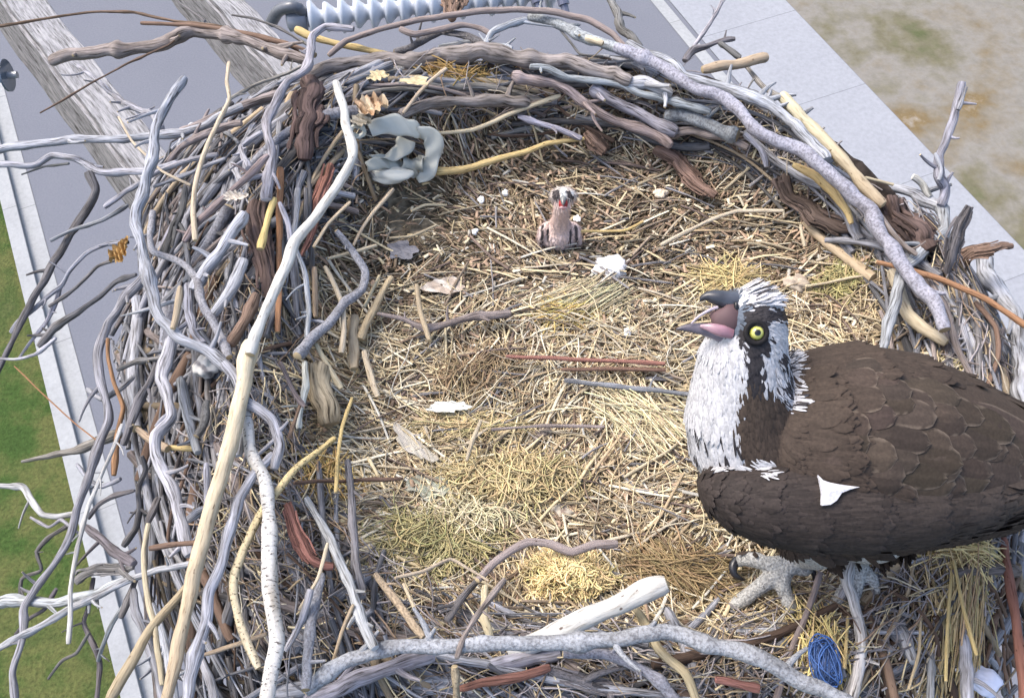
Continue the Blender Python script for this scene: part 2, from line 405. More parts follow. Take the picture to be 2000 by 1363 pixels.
# ------------------------------------------------------------------ mound of packed soil and chaff
mb = MB()
ths = np.linspace(0, 2*np.pi, 181)[:-1]; ks = np.concatenate([np.linspace(0,1.04,70), [1.08,1.11,1.12,1.10,1.0]])
X = np.zeros((len(ks),180)); Y=X.copy(); Z=X.copy()
for i,k in enumerate(ks):
    c,s_ = np.cos(ths), np.sin(ths); rr = RR(c,s_)
    k = k if k<1 else 1+(k-1)*(1+1.6*sst(-.3,-.85,c)*(.4+.6*sst(-.5,.3,s_)))
    X[i] = NCX+c*rr*k; Y[i]=NCY+s_*rr*k; Z[i]=H(X[i],Y[i])-0.012
Z[-5] -= .02; Z[-4]-=.05; Z[-3]=-.18; Z[-2]=-.36; Z[-1]=-.40
mx, my = X[:70], Y[:70]
Z[:70] += 0.004*np.sin(mx*61+my*23)+0.003*np.sin(my*83-mx*40)+rng.normal(0,.0016,(70,180))
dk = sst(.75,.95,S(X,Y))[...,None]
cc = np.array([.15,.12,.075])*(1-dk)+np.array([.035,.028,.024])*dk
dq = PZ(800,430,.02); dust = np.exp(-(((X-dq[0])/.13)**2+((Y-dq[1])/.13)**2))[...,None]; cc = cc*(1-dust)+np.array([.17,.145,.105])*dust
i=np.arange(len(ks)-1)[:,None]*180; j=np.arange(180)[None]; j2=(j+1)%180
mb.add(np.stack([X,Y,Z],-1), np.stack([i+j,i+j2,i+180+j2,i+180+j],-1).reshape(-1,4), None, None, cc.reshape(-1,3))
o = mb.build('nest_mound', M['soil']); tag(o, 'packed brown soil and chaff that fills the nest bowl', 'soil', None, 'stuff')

# ------------------------------------------------------------------ individually traced sticks
PAL = dict(g=(.25,.254,.275), l=(.315,.322,.345), L=(.37,.378,.40), k=(.145,.14,.14), m=(.235,.20,.185), b=(.17,.115,.085), B=(.09,.065,.055),
    p=(.44,.385,.28), y=(.48,.38,.18), t=(.36,.29,.20), o=(.28,.155,.085), r=(.22,.11,.085), W=(.47,.46,.44), C=(.47,.42,.31), G=(.23,.22,.20))
HERO = """
wood|b|6,6|z.16,.16|0,52 70,40 170,25 260,25 340,42 420,50 500,72|thin dark twig running in from the top left edge across both timbers
smooth|b|8,15|z.16,.17|275,45 380,50 480,66 560,86 615,110|long slender brown shoot pointing left over the timber crossarms
smooth|m|12,15|z.17,.2,.2,.18|641,109 676,81 746,56 817,39 958,21 1063,21 1151,39 1200,70 1232,104|brown-grey branch arching along the very top behind the far rim
wood|k|4,6|z.1,.12|335,-4 366,18 401,42|thin dark twig coming down from the top edge onto the slender brown shoot
wood|k|4,7|z.15,.16|453,30 500,38 545,56 600,88|thin dark twig ending in air just left of the insulator
wood|m|27,24|z.12,.17|99,116 134,109 190,102 254,93 299,90 335,76 377,62 440,67 493,85 546,102 599,120|thick grey-brown branch crossing both timber crossarms with a blunt left end
wood|b|4,5|z.1,.16|78,221 150,180 220,140 290,105 330,88 347,74|thin dark straight twig slanting across the first timber crossarm
wood|l|9,15|z.0,.12|138,118 172,144 204,172 246,204 296,225 318,252|pale crooked stick lying along the first timber crossarm
wood|l|20,16|z.12,.14|-20,293 50,286 106,278 211,271 292,266 352,259 405,243 475,208 542,190|straight light grey pole entering from the left edge toward the far rim
wood|l|14,17|z.06,.12|-20,322 70,322 102,305 141,308 169,320 197,336 239,336 292,334 350,318|light grey stick with a hump just below the straight pole at the left edge
wood|k|20,11|z.1,-.06|173,338 186,370 176,400 141,453 116,499 70,573 35,640 0,717 -20,760|thick dark cracked branch slanting down to the left edge over the kerb
wood|g|11,10|z.06,-.04|250,474 211,476 169,495 134,530 120,555 85,587 46,618 20,650|dark grey branch curving left beside the thick cracked one
wood|l|11,5|z-.02,-.06|120,555 109,587 92,629 63,664 36,700|short pointed grey twig hanging over the kerb
wood|k|10,18|z.06,-.05|268,536 225,551 190,583 148,615 106,639 78,678|dark club-ended stick whose thick tip crosses the kerb
wood|l|20,26|z.24,.22,.2|360,155 335,190 312,232 300,275 302,317 282,370 268,405 264,440 275,470 285,523 299,576 313,625 338,653 373,668 415,692 445,717|tall bluish grey curved branch standing at the left rim with its tip up
smooth|C|8,13|z.25,.21|447,122 443,160 448,195 426,240 405,282 391,324 380,370 377,415 382,470|pale cream peeled stick standing left of the wavy grey branch
wood|G|9,7|z.24,.2|448,195 475,180 500,165 560,145 592,128|olive side twig leading right from the pale cream peeled stick
wood|l|14,24|z.25,.24,.22|690,58 669,56 634,53 609,70 606,106 599,134 563,158 542,197 521,239 528,275 532,317 525,352 521,392|wavy blue-grey branch bent over below the insulator
smooth|W|18,27|z.26,.27,.26,.24|655,160 665,187 673,218 676,246 687,282 690,306 676,335 651,373 616,423 577,472 550,535 522,600 502,650 488,692|long bare white branch running down the left rim, brightest of all the sticks
smooth|C>t|36,34,33,28|z.22,.26|490,670 478,740 462,810 445,880 425,950 407,1005 390,1070 372,1150 355,1230 340,1300 322,1375|thick cream pole turning tan lower down, starting where the long white branch ends
speck|l|14,20|z.16,.2|299,414 292,463 299,492 334,506 366,523 387,551 394,587 415,629 433,668 449,700|knobbly mottled branch arching right from the bluish curved branch
wood|L|22,28|h.07|478,415 437,481 398,530 380,566|short thick pale stick slanting between mottled branch and brown bark
wood|l|26,22|h.06|472,509 461,551 444,587 415,615|short thick grey stick just below the other slanting pale one
wood|b|22,26|h.06|500,575 475,629 452,672|short brown stick touching the top of the cream pole
wood|g|20,14|z.14,.02|283,540 246,580 225,611 208,632 197,661 190,699 197,745 208,787 211,823 190,870 167,951 149,997 138,1047 106,1100 71,1149 46,1188 43,1252 25,1312 32,1375|very long grey crooked branch drooping down the left side to the bottom corner
wood|o|8,12|z.14,.1|211,661 211,703 222,745 239,794 230,850 222,930|slim orange-brown stick with a pale top hanging at the left flank
wood|L|3,13|z.16,.18|236,617 282,606 345,587|short stick cut to a pale point aiming left
wood|l|24,26|z.17,.19|338,660 321,710 317,738 331,780 334,815 306,850 303,890 320,930 347,975 358,1029 367,1085|stout bluish-white crooked branch down the middle of the left flank
wood|k|16,18|h.08|312,700 289,752 271,787 254,829 243,868|dark grey stick slanting at the outer left flank
wood|k|12,11|h.09|229,722 268,706 319,699|short dark stick lying level at the left flank
wood|g|17,19|h.07|370,555 370,611 380,646 398,672|short grey stick between two knotted branches
smooth|t|13,16|h.13|352,560 347,600 337,642|stub with a sawn yellow end pointing at the camera
wood|l|24,20|z.22,.2|440,705 458,735 478,780 508,800 535,825 548,870 535,915|grey elbow passing under the cream pole
wood|l|20,27|z.2,.27|534,884 496,926 464,976 450,1029 432,1093 408,1156 401,1217 379,1281 369,1323 363,1375|long bluish grey pole right beside the tan pole
birch|W|24,38|z.2,.25|480,800 489,880 514,933 525,986 528,1040 528,1093 528,1146 535,1199 539,1256 532,1305 521,1375|white birch branch with dark dashes, at the bottom left
birch|y>C|12,17,19,18|z.16,.2,.22,.22|655,855 624,880 581,912 562,932 521,986 496,1029 475,1071 457,1121 457,1164 468,1213 486,1263 505,1305|crooked branch, yellow at its top and pale below, left of the birch branch
smooth|t|17,26|z.2,.24|376,1133 337,1178 294,1231 255,1295 215,1365|tan stick slanting down to the left past the bottom edge
wood|l|14,15|z.02,.16|-10,1270 71,1227 142,1185 199,1160 255,1132 319,1110 386,1096|straight light grey stick rising from the bottom left edge
wood|L|26,19|z.0,.1|-15,1176 43,1174 106,1178 160,1164 199,1153 245,1133|thick bluish stick level above the lawn at the left edge
wood|l|13,13|z-.02,.04|-15,947 43,951 60,976 82,1004 110,1008 146,1004|bent grey stick entering above the lawn
wood|W|8,11|z.15,.1|240,828 220,880 199,926 174,983 152,1064 138,1149 135,1256|straight thin whitish stick hanging over lawn and kerb
wood|k|12,13|z.1,.02|276,890 284,915 269,951 273,993 262,1032 241,1066|dark wriggling stick in front of the grey road
wood|k|9,12|z.08,.04|262,958 220,969 191,986 172,1013|dark forked arm crossing the kerb
wood|k|10,7|z.03,-.05|135,1025 96,1050 71,1078 81,1114 43,1128 39,1166|curly dark twig above the lawn
wood|k|16,22|z.06,.1|160,1027 199,1054 227,1078 262,1102|dark knotted limb ending at the kerb
wood|k|34,24|z.06,.1|152,1130 190,1112 260,1106|thick dark stump pointing left over the kerb
wood|k|10,11|z.05,.0|184,1128 174,1181 163,1217 188,1270 195,1298 188,1375|slim dark forked stick over the lawn at the bottom
wood|g|8,10|z.08,.02|245,1174 220,1217 199,1263 191,1290|slim grey stick joining the dark fork
wood|g|16,20|z.1,.12|262,1150 266,1199 284,1242 300,1290 322,1375|grey stick running down beside the tan slanting one
wood|l|8,9|h.08|312,1018 323,1057 354,1100|short thin pale stick on the lower left flank
smooth|p|11,14|z.22,.22|290,1022 280,1078 284,1135 291,1185 303,1222 308,1270 316,1337|narrow pale stick crossing over the light grey slanting one
smooth|b|13,10|z.24,.24|291,1071 337,1064 388,1059|short brown stick with a pale cut tip touching the tan pole
wood|G|6,26|z.0,.06|43,901 92,890 149,880 200,858 232,845|driftwood spike tapering to the left above the lawn
smooth|o|3,3|z.0,.06|28,715 90,775 150,830 192,862|single thin orange grass stem crossing the kerb
smooth|o|16,12|h.03|548,328 547,400 545,480 545,560 543,650|strip of orange bark behind the long white branch
wood|B|52,34|h.03|492,395 500,450 520,520 522,580|mass of dark brown bark left of the long white branch
wood|B|80,66|h.03|612,165 604,240 592,310|fat blackish log end below the far left rim
wood|r|34,16|h.04|648,322 628,375 608,450 590,500|brick-red bark slab under the long white branch
wood|l|10,12|h.055|576,480 595,530 602,600 600,665|grey stick descending just right of the long white branch
smooth|p|11,15|h.055|634,520 651,551 669,597 672,646 667,690|cream crooked stick standing at the inner left wall
speck|l|14,24|h.06|656,450 690,492 716,531 707,565 673,590 652,620 609,662 580,695|mottled grey crooked stick down the inner left wall
smooth|t|12,12|h.03|614,522 616,620|short tan stick upright in the inner left wall
smooth|t|24,22|h.03|690,618 692,722|short thick tan stick upright in the inner left wall
smooth|t|14,20|h.03|764,541 728,607 705,664|tan stick leaning right out of the inner left wall
smooth|p|7,8|h.03|741,539 711,600|thin pale stick beside the tan leaning one
smooth|p|14,14|h.04|711,686 728,747 739,775|short pale stick at the edge of the straw left of middle
wood|W|14,12|h.06|597,705 599,756 588,803 584,838|short whitish stick upright between brown stubs
wood|t|46,54|h.04|618,715 631,770 648,828|broad tan stub with a splintered orange end
smooth|p|12,14|h.055|616,672 639,713 667,758|pale stick lying over the broad tan stub
smooth|y|8,9|h.07|688,776 669,832 660,896 656,962|thin yellow stem upright over the inner left wall
wood|b|9,8|h.04|575,943 669,939 788,934|dark thin stick lying level in the lower left straw
wood|l|16,23|z.14,.2|600,972 632,1032 660,1088 684,1144 704,1208 730,1265|smooth grey stick slanting down to the right at the lower left
wood|k|16,18|h.055|680,900 688,980 692,1080 706,1165|dark grey stick behind the smooth slanting one
speck|l|20,24|z.16,.2|630,1118 612,1192 604,1260 598,1345|speckled grey stick upright right of the birch branch
wood|r|20,38|h.06|560,985 583,1050 610,1100 648,1108|curled reddish driftwood chunk right of the birch branch
speck|t|16,18|h.04|732,1120 768,1168 800,1212 826,1243|speckled brown stick running down to the big speckled bough
smooth|p|7,8|h.06|788,1140 808,1184 832,1230|thin cream stem with a sharp bend near the bottom
smooth|p|9,6|h.06|772,1128 824,1116 880,1092 912,1108 954,1134|pale crooked root end among the lower straw
smooth|m|20,17|h.055|1206,1060 1160,1064 1116,1078 1072,1060 1032,1058 1000,1072 960,1104 930,1134|long smooth grey-brown branch behind the yellow moss clump
wood|k|14,18|h.03|938,1128 896,1176 872,1210|dark stick continuing the grey-brown branch downward
smooth|W|50,46,40|z.17,.1|1300,1137 1220,1172 1140,1208 1060,1248 1000,1275|white barkless log with a snapped upper end below the yellow moss clump
speck|l|30,36|z.17,.18,.19,.19,.17|598,1352 640,1316 692,1284 780,1264 880,1260 980,1256 1080,1252 1200,1248 1300,1236 1360,1248 1399,1258 1464,1276 1512,1299 1561,1328 1610,1351 1660,1380|big speckled grey bough arching along the bottom edge
wood|g|34,36|h.04|600,1372 680,1336 760,1304 850,1280|flat grey slab below the left half of the big speckled bough
wood|l|30,44|h.02|955,1300 1020,1286 1090,1272|sheet of pale grey bark under the big speckled bough
wood|r|16,20|h.03|896,1342 960,1330 1020,1320 1075,1304|red-brown stick below the pale grey bark sheet
speck|g|20,24|h.055|1100,1278 1180,1278 1240,1300 1288,1332 1325,1372|speckled stick curving down to the right under the big bough
speck|k|34,34|h.02|1072,1312 1160,1336 1230,1352|dark ribbed stick at the bottom middle
smooth|t|20,19|h.055|1240,1188 1272,1232 1288,1272 1340,1316 1362,1375|tan-grey stick passing under the big bough left of the bird's feet
smooth|p|15,20|h.055|948,1144 944,1200 958,1242|short cream stub upright left of the white log
wood|m|12,13|z.16,.2|986,1130 944,1184 908,1240 892,1286|thin dark stick crossing over the big speckled bough
speck|t|16,18|h.07|888,1300 892,1375|mottled brown twig upright at the bottom edge
wood|W|24,26|z.1,.1|1664,1082 1657,1140 1670,1182 1683,1244 1675,1309 1665,1378|white weathered forked stick under the bird, running off the bottom
wood|l|18,13|z.1,.06|1657,1146 1640,1170 1620,1194|short pale arm of the white forked stick
wood|l|12,15|z.09,.07|1726,1082 1708,1128 1706,1172|short pale stick hanging below the bird's belly
smooth|m|13,16|z.1,.09|1602,1118 1588,1163 1571,1208 1548,1260 1532,1312 1514,1375|grey-brown stick running down left of the blue twine
smooth|b|16,20|z.08,.09|1691,1186 1711,1240 1730,1292 1752,1375|brown stick running down right of the white forked one
wood|L|22,26|z.07,.09|1746,1203 1766,1247 1783,1290|short grey stub with a sawn end at lower right
smooth|r|17,24|z.08,.1|1960,1050 1977,1163 1990,1260 2003,1378|red-brown branch down the lower right edge
smooth|t|5,7|z.1,.1|1766,1081 1792,1146 1798,1211 1795,1276 1774,1345|thin tan stem under the bird
smooth|y|7,9|z.13,.13|1863,1095 1883,1195 1908,1280|yellow reed leaning right at lower right
smooth|y|7,7|z.12,.12|1861,1097 1850,1227 1847,1330|yellow reed hanging straight at lower right
smooth|y|7,10|z.1,.12|1656,1203 1649,1304|short yellow reed over the blue twine
wood|l|22,27|z.05,.08|1874,1199 1886,1260 1890,1375|bluish grey stick upright at lower right
wood|g|14,17|z.05,.07|1818,1258 1818,1375|grey stick upright in the bottom right tangle
wood|r|18,20|h.04|1397,1326 1484,1346|red-brown bark piece below the big bough
speck|l|18,24|z.17,.2|1035,30 1084,46 1141,74 1183,87 1225,101|grey branch ending in a fresh pale scrape on the far rim
smooth|C|15,15|z.21,.21|1143,73 1178,86|pale scraped patch of bare wood on the far rim branch
wood|l|20,27|z.19,.19,.18|1222,84 1275,110 1317,125 1338,148 1380,162 1423,172 1468,190 1510,211 1549,242 1585,278 1612,314|upper of the two long grey boughs along the far right rim
speck|l|24,27,32,30|z.2,.2,.18,.16|1200,92 1268,118 1303,134 1335,162 1366,176 1405,190 1440,211 1465,239 1493,261 1539,278 1577,306 1620,338 1651,363 1676,387 1701,413 1719,452 1741,481 1759,510 1785,543 1822,591 1845,645|lower of the two long boughs, pale and speckled, sweeping down the right rim
wood|l|14,15|z.2,.19|948,92 961,63 993,49 1028,39|grey side branch forking off toward the far rim middle
wood|m|30,38,34,30|z.18,.19,.18|600,152 658,130 697,120 746,120 799,123 852,108 905,102 958,102 1011,109 1063,116 1116,123 1151,134 1200,146 1232,160|heavy grey-brown bough crowning the far rim
smooth|m|15,14|z.2,.19|782,56 810,67 852,58 905,49 940,56 962,70|wavy smooth grey stick with a pale cut left end at the far rim
speck|k|16,15|z.17,.18|771,102 799,95 835,74 859,63 905,70 951,90|dark speckled stick above the heavy far bough
smooth|y|18,10|z.15,.16|578,60 634,79 711,97 768,108|yellowish brown stick left of the heavy far bough
wood|l|12,14|z.17,.18|858,92 930,82 1000,96|short grey stick lying on the heavy far bough
wood|b|44,38|z.05,.12|880,-20 884,10 887,40|brown stump end at the top edge beside the insulator
wood|m|22,27|h.055|782,228 817,210 870,201 958,197 1035,199|mauve-grey stick in the far inner wall right of the plastic scrap
smooth|p|9,12|h.06|845,262 923,254 993,225 1063,197 1095,187|straight pale stick crossing the far inner wall
smooth|y|19,9|h.04|850,336 905,331 975,310 1028,296 1070,280 1141,271|yellow-cream stick pointing right from the plastic scrap
smooth|p|8,9|h.07|787,222 817,183 842,158 873,134|slim pale stick standing behind the plastic scrap
wood|l|11,12|h.055|1011,229 1099,254 1136,270|thin grey stick in the middle of the far inner wall
wood|m|20,22|h.08|1000,148 1042,155 1084,165 1123,190 1176,225 1229,246 1282,264 1312,284|grey-brown stick slanting down the far right inner wall
wood|l|22,26|h.07|1151,173 1194,194 1239,215 1282,239 1320,256|thick light grey stick slanting above the grey-brown one
wood|l|14,16|h.09|1035,130 1070,134 1106,151 1158,158 1211,165 1246,183 1299,194 1352,208 1387,218|long thin grey stick under the heavy far bough
wood|L|26,26|h.08|1218,164 1264,162 1312,184|short pale thick stick under the speckled bough
speck|g|26,28|h.07|1299,222 1335,229 1387,246 1442,268|mottled greenish stick below the speckled bough
wood|m|20,18|h.055|1303,263 1352,254 1405,264 1460,287|mauve-brown stick in the right inner wall
wood|g|13,12|h.055|1454,264 1486,292 1497,326|short curved grey stick in the right inner wall
wood|b|38,34|h.02|1280,290 1317,317 1352,352 1400,386|mottled brown log lying into the straw right of the chick
smooth|y|14,22,12|h.06|1549,322 1592,342 1627,373 1655,412 1664,436|tapered olive-tan stick curving under the speckled bough
wood|B|46,52|h.01|1535,335 1552,385 1602,420 1668,450|dark log sunk at the right inner wall
smooth|t|22,25|z.17,.17|1372,137 1423,128 1468,120 1497,113|tan stick with a sawn end jutting right at the top
wood|k|16,10|z.16,.17|1338,120 1352,99 1373,93 1405,81 1435,76|gnarled dark twig above the jutting tan stick
wood|k|10,14|z.17,.16|1405,84 1426,99 1446,112|small dark fork of the gnarled twig
wood|l|10,8|z.16,.2|1355,92 1380,56 1398,28 1414,-4|thin pale twig rising out of the top edge
wood|k|16,20|z.14,.18|1192,-5 1208,28 1211,56 1229,70 1248,95|dark crooked twig coming down from the top edge
wood|k|5,6|z.17,.17|1095,60 1113,81 1134,106 1178,110|very thin dark twig below the scraped branch
wood|G|9,12|z.14,.15|1452,122 1489,169 1521,190 1540,207|dark slim twig leading to the long cream pole
smooth|C>t|25,27,24|z.19,.17|1526,185 1556,220 1588,250 1622,288 1654,325 1693,367 1726,400|long cream-yellow pole lying outside the right rim
wood|g|32,34|z.14,.14|1430,180 1475,192 1521,224 1549,248 1573,278 1616,320|dark grey log squeezed between the boughs and the cream-yellow pole
wood|l|24,30|z.09,.13|1700,362 1748,367 1785,378 1814,397 1842,408|smooth blue-grey limb reaching right beyond the cream-yellow pole
wood|l|28,22|z.13,.15|1840,404 1847,430 1845,455 1814,477 1796,499 1767,525 1752,580 1735,640 1720,692|light grey elbow limb dropping from the right rim to the bird's back
wood|g|15,22|z.26,.14|1878,160 1873,195 1858,243 1847,279 1833,305 1836,345 1847,367 1836,402|upright gnarled grey branch at the right, in front of the dirt
wood|g|5,9|z.27,.25|1888,170 1880,190 1872,215|short snag on the upright gnarled grey branch's tip
wood|l|8,10|z.2,.18|1826,300 1838,330 1833,352|thin spur beside the upright gnarled grey branch
wood|k|12,10|z.1,.1|1960,640 1950,690 1938,760|dark slim stick beside the thick blue-grey limb
smooth|b|12,10|z.14,.12|1905,590 1945,640 1950,700 1925,760|brown bent stick between the blue-grey limb and the bird tail
wood|W|15,15|z.15,.13|1781,344 1803,360 1816,382|short white stub beside the upright gnarled branch
wood|k|20,38|z.24,.14|1893,402 1873,441 1858,488 1850,535|cracked driftwood post at the right rim
wood|b|34,38,30|z.06,.15,.15|1862,560 1880,505 1932,490 1974,476|broken orange-brown stump end at the right edge
wood|l|34,36|z.05,.1|1922,500 1935,551 1965,587 1987,640 1995,720 1998,800|thick blue-grey limb down the right edge
smooth|o|13,14|z.16,.16|1712,512 1767,525 1822,540 1877,562 1932,587 2010,640|long orange-brown stick crossing the right rim
wood|m|11,12|z.17,.16|1712,415 1741,452 1767,481 1791,498|mauve twig lying on the speckled bough at right
smooth|C|26,27|z.1,.12|1741,529 1759,573 1774,613 1803,640 1850,668|cream stick behind the bird's back
wood|m|13,14|z.14,.13|1814,543 1833,580 1855,620 1870,680 1897,735|brown-grey stick slanting behind the bird's back
wood|l|14,13|z.12,.12|1878,635 1894,690 1899,752|white-grey stick upright behind the bird's tail
wood|k|12,13|z.12,.12|1925,600 1945,680 1936,745|dark stick upright near the right edge
smooth|p|6,7|z.14,.14|1690,347 1745,361|thin cream stem lying on the blue-grey limb
wood|B|64,76|h.02|1735,395 1775,440 1812,492|dark brown rotten bark mass behind the right rim
wood|b|34,38|h.02|1148,258 1180,302|brown bark plate in the far inner wall
wood|m|9,20|h.03|737,611 788,624 830,641 890,628 932,616 998,612|forked grey-brown stick lying in the middle straw
smooth|t|12,11|h.055|813,556 822,611 839,664|short brown stick crossing the forked one
smooth|r|9,10|h.03|988,696 1102,701 1187,705 1300,710|red-brown stem lying level across the middle
smooth|b|8,10|h.02|1095,722 1187,720 1300,722|brown stem just below the red-brown one
wood|g|11,12|h.02|1102,742 1187,752 1345,768|grey stem lowest of the level stems left of the bird
smooth|y|6,7|h.03|1134,451 1218,451 1256,433|yellow stem with a bent tip right of the chick
smooth|p|9,8|h.03|1289,480 1338,454 1387,430 1440,412 1530,412|tan stick lying far right of the chick
smooth|p|8,8|h.04|1563,440 1571,482|short pale chip upright at the right of the bowl
smooth|p|5,6|h.02|761,465 806,461 852,440|pale curved stem lying left of the grey leaf
smooth|p|7,6|h.02|803,412 831,401 872,401|pale splinter below the plastic scrap
smooth|p|7,9|h.04|690,480 708,444 729,415 768,370|pale bent stem leaning below the plastic scrap
smooth|p|7,8|h.055|613,482 641,437 683,394|pale stem just right of the long white branch
smooth|p|8,9|h.04|640,505 680,495 735,480|pale brown stick at the upper inner left wall
wood|m|7,8|h.02|960,838 1060,832 1180,832|thin dark stem lying level below the middle
smooth|p|9,9|h.04|940,820 925,855 912,900|pale splinter upright among the yellow straw
wood|g|17,19|h.06|352,414 331,453 317,495|short grey stick leaning beside the orange leaf
wood|k|13,18|h.09|363,366 352,423 327,475 318,500|dark cracked stick left of the cream peeled stick
wood|l|14,15|h.08|454,320 470,354|very short pale grey stub between cream peeled stick and wavy branch
wood|l|13,15|h.09|510,260 472,289 486,330|bent grey stub just left of the wavy branch
wood|m|13,17|h.1|521,303 493,335 454,373 426,401 380,440 360,472|brownish grey stick slanting under the cream peeled stick
wood|L|11,13|h.08|546,396 563,437 572,482|short pale stick between the orange bark and the red slab
smooth|y|15,19|h.06|535,387 520,440 508,486|yellowish split bark strip beside the brown bark
wood|g|14,12|h.05|581,370 574,460|upright grey stick left of the red slab
wood|k|12,10|h.05|597,368 596,440|upright dark stick against the red slab
wood|l|10,13|z.08,.14|204,405 246,373 282,352 352,317 425,301|light grey stick fanning out at the upper left rim
wood|g|9,10|z.09,.14|300,366 370,338 440,310|thinner grey stick just below the fanning light one
wood|m|15,17|z.11,.16|317,334 352,289 423,254 470,240|mauve-grey stick between the straight pole and the tall curved branch
wood|m|18,22|z.12,.15|352,262 423,229 480,205 545,185|thick mauve-grey stick under the far end of the straight pole
smooth|p|5,6|z.17,.15|232,229 257,275 292,310 317,335 372,362|thin pale twig looping past the tall curved branch
wood|k|4,6|z.06,.1|42,341 85,326 134,320|tiny dark twig under the humped grey stick
wood|l|12,13|z.18,.18|402,905 405,986 398,1052|light grey stick left of the cream pole, low down
wood|l|14,20|z.12,.14|393,1286 408,1323 420,1372|short grey stick at the bottom edge between two poles
smooth|t|9,10|z.13,.15|398,1278 461,1259 520,1238|tan twig crossing behind the birch branch
wood|k|15,14|z.1,.12|310,972 288,1022|short dark stub on the lower left flank
wood|g|14,17|z.14,.15|356,1022 402,994|short grey stick running behind the cream pole
smooth|b|7,8|h.07|587,789 563,858|thin brown stick above the orange-yellow branch end
wood|m|9,10|h.08|546,708 577,770 594,793|slim mauve stick right of the cream pole
wood|g|20,22|z.17,.18|476,800 470,845 466,890|grey stick hidden between the cream pole and the birch top
wood|g|22,18|z.12,.14|352,738 366,805 374,844 384,884|thick grey stick right of the stout bluish-white branch
speck|k|15,18|z.16,.16|405,785 401,822 384,852|dark speckled stub beside the cream pole
smooth|t|14,20|z.12,.13|268,837 292,858 327,876|tan split stick pointing left at the flank
smooth|y|12,14|z.12,.13|317,872 380,876|short yellowish stick just below the tan split one
wood|l|15,17|z.1,.12|296,1180 318,1240 330,1300 345,1375|light grey stick between the slanting tan one and the tan pole
wood|k|12,14|z.1,.1|270,1120 250,1170 235,1205|dark stub behind the light grey slanting stick
wood|l|12,16|h.09|560,1270 590,1210 606,1150|grey stick leaning right of the birch branch
smooth|t|8,9|h.09|648,1300 668,1230 690,1180|tan twig above the left end of the big speckled bough
smooth|p|8,8|h.09|640,1060 620,1130 585,1190|pale stem slanting between grey sticks at the lower left
wood|k|7,9|z-.02,.04|30,1240 60,1205 88,1190 110,1150|thin dark crooked twig over the lawn beside the bluish stick
wood|g|6,8|z-.02,.06|60,1010 95,1030 120,1015 150,1040|small grey twig over the lawn above the curly dark one
wood|k|6,8|z.0,.06|95,1325 120,1290 150,1275 175,1235|dark forked twig over the lawn near the bottom edge
wood|g|8,12|z.02,.08|150,905 175,940 200,950 235,935|short grey crooked stick over the kerb below the driftwood spike
wood|g|7,10|z.04,.1|100,470 140,450 200,430 250,400|thin grey twig over the road above the orange leaf
wood|k|7,9|z.02,.1|95,600 150,560 190,520 230,505|dark thin twig between the road and the orange leaf
wood|l|6,9|z.0,.06|0,700 30,703 70,690 110,660|pale short twig reaching from the left edge over the kerb
wood|g|9,12|z.05,.1|170,760 200,780 235,760 262,735|crooked grey stub over the road at the outer left flank
"""
CAPC = np.array([[.50,.40,.24]])
def smoothnoise(n, k, amp):
    x = np.linspace(0, k, n); kp = rng.normal(0, amp, int(k)+3); i = x.astype(int); t = x-i; t=t*t*(3-2*t)
    return kp[i]*(1-t)+kp[i+1]*t
HEROSTICKS = []
def widths(ws, n):
    return np.interp(np.linspace(0,1,n), np.linspace(0,1,len(ws)), ws)
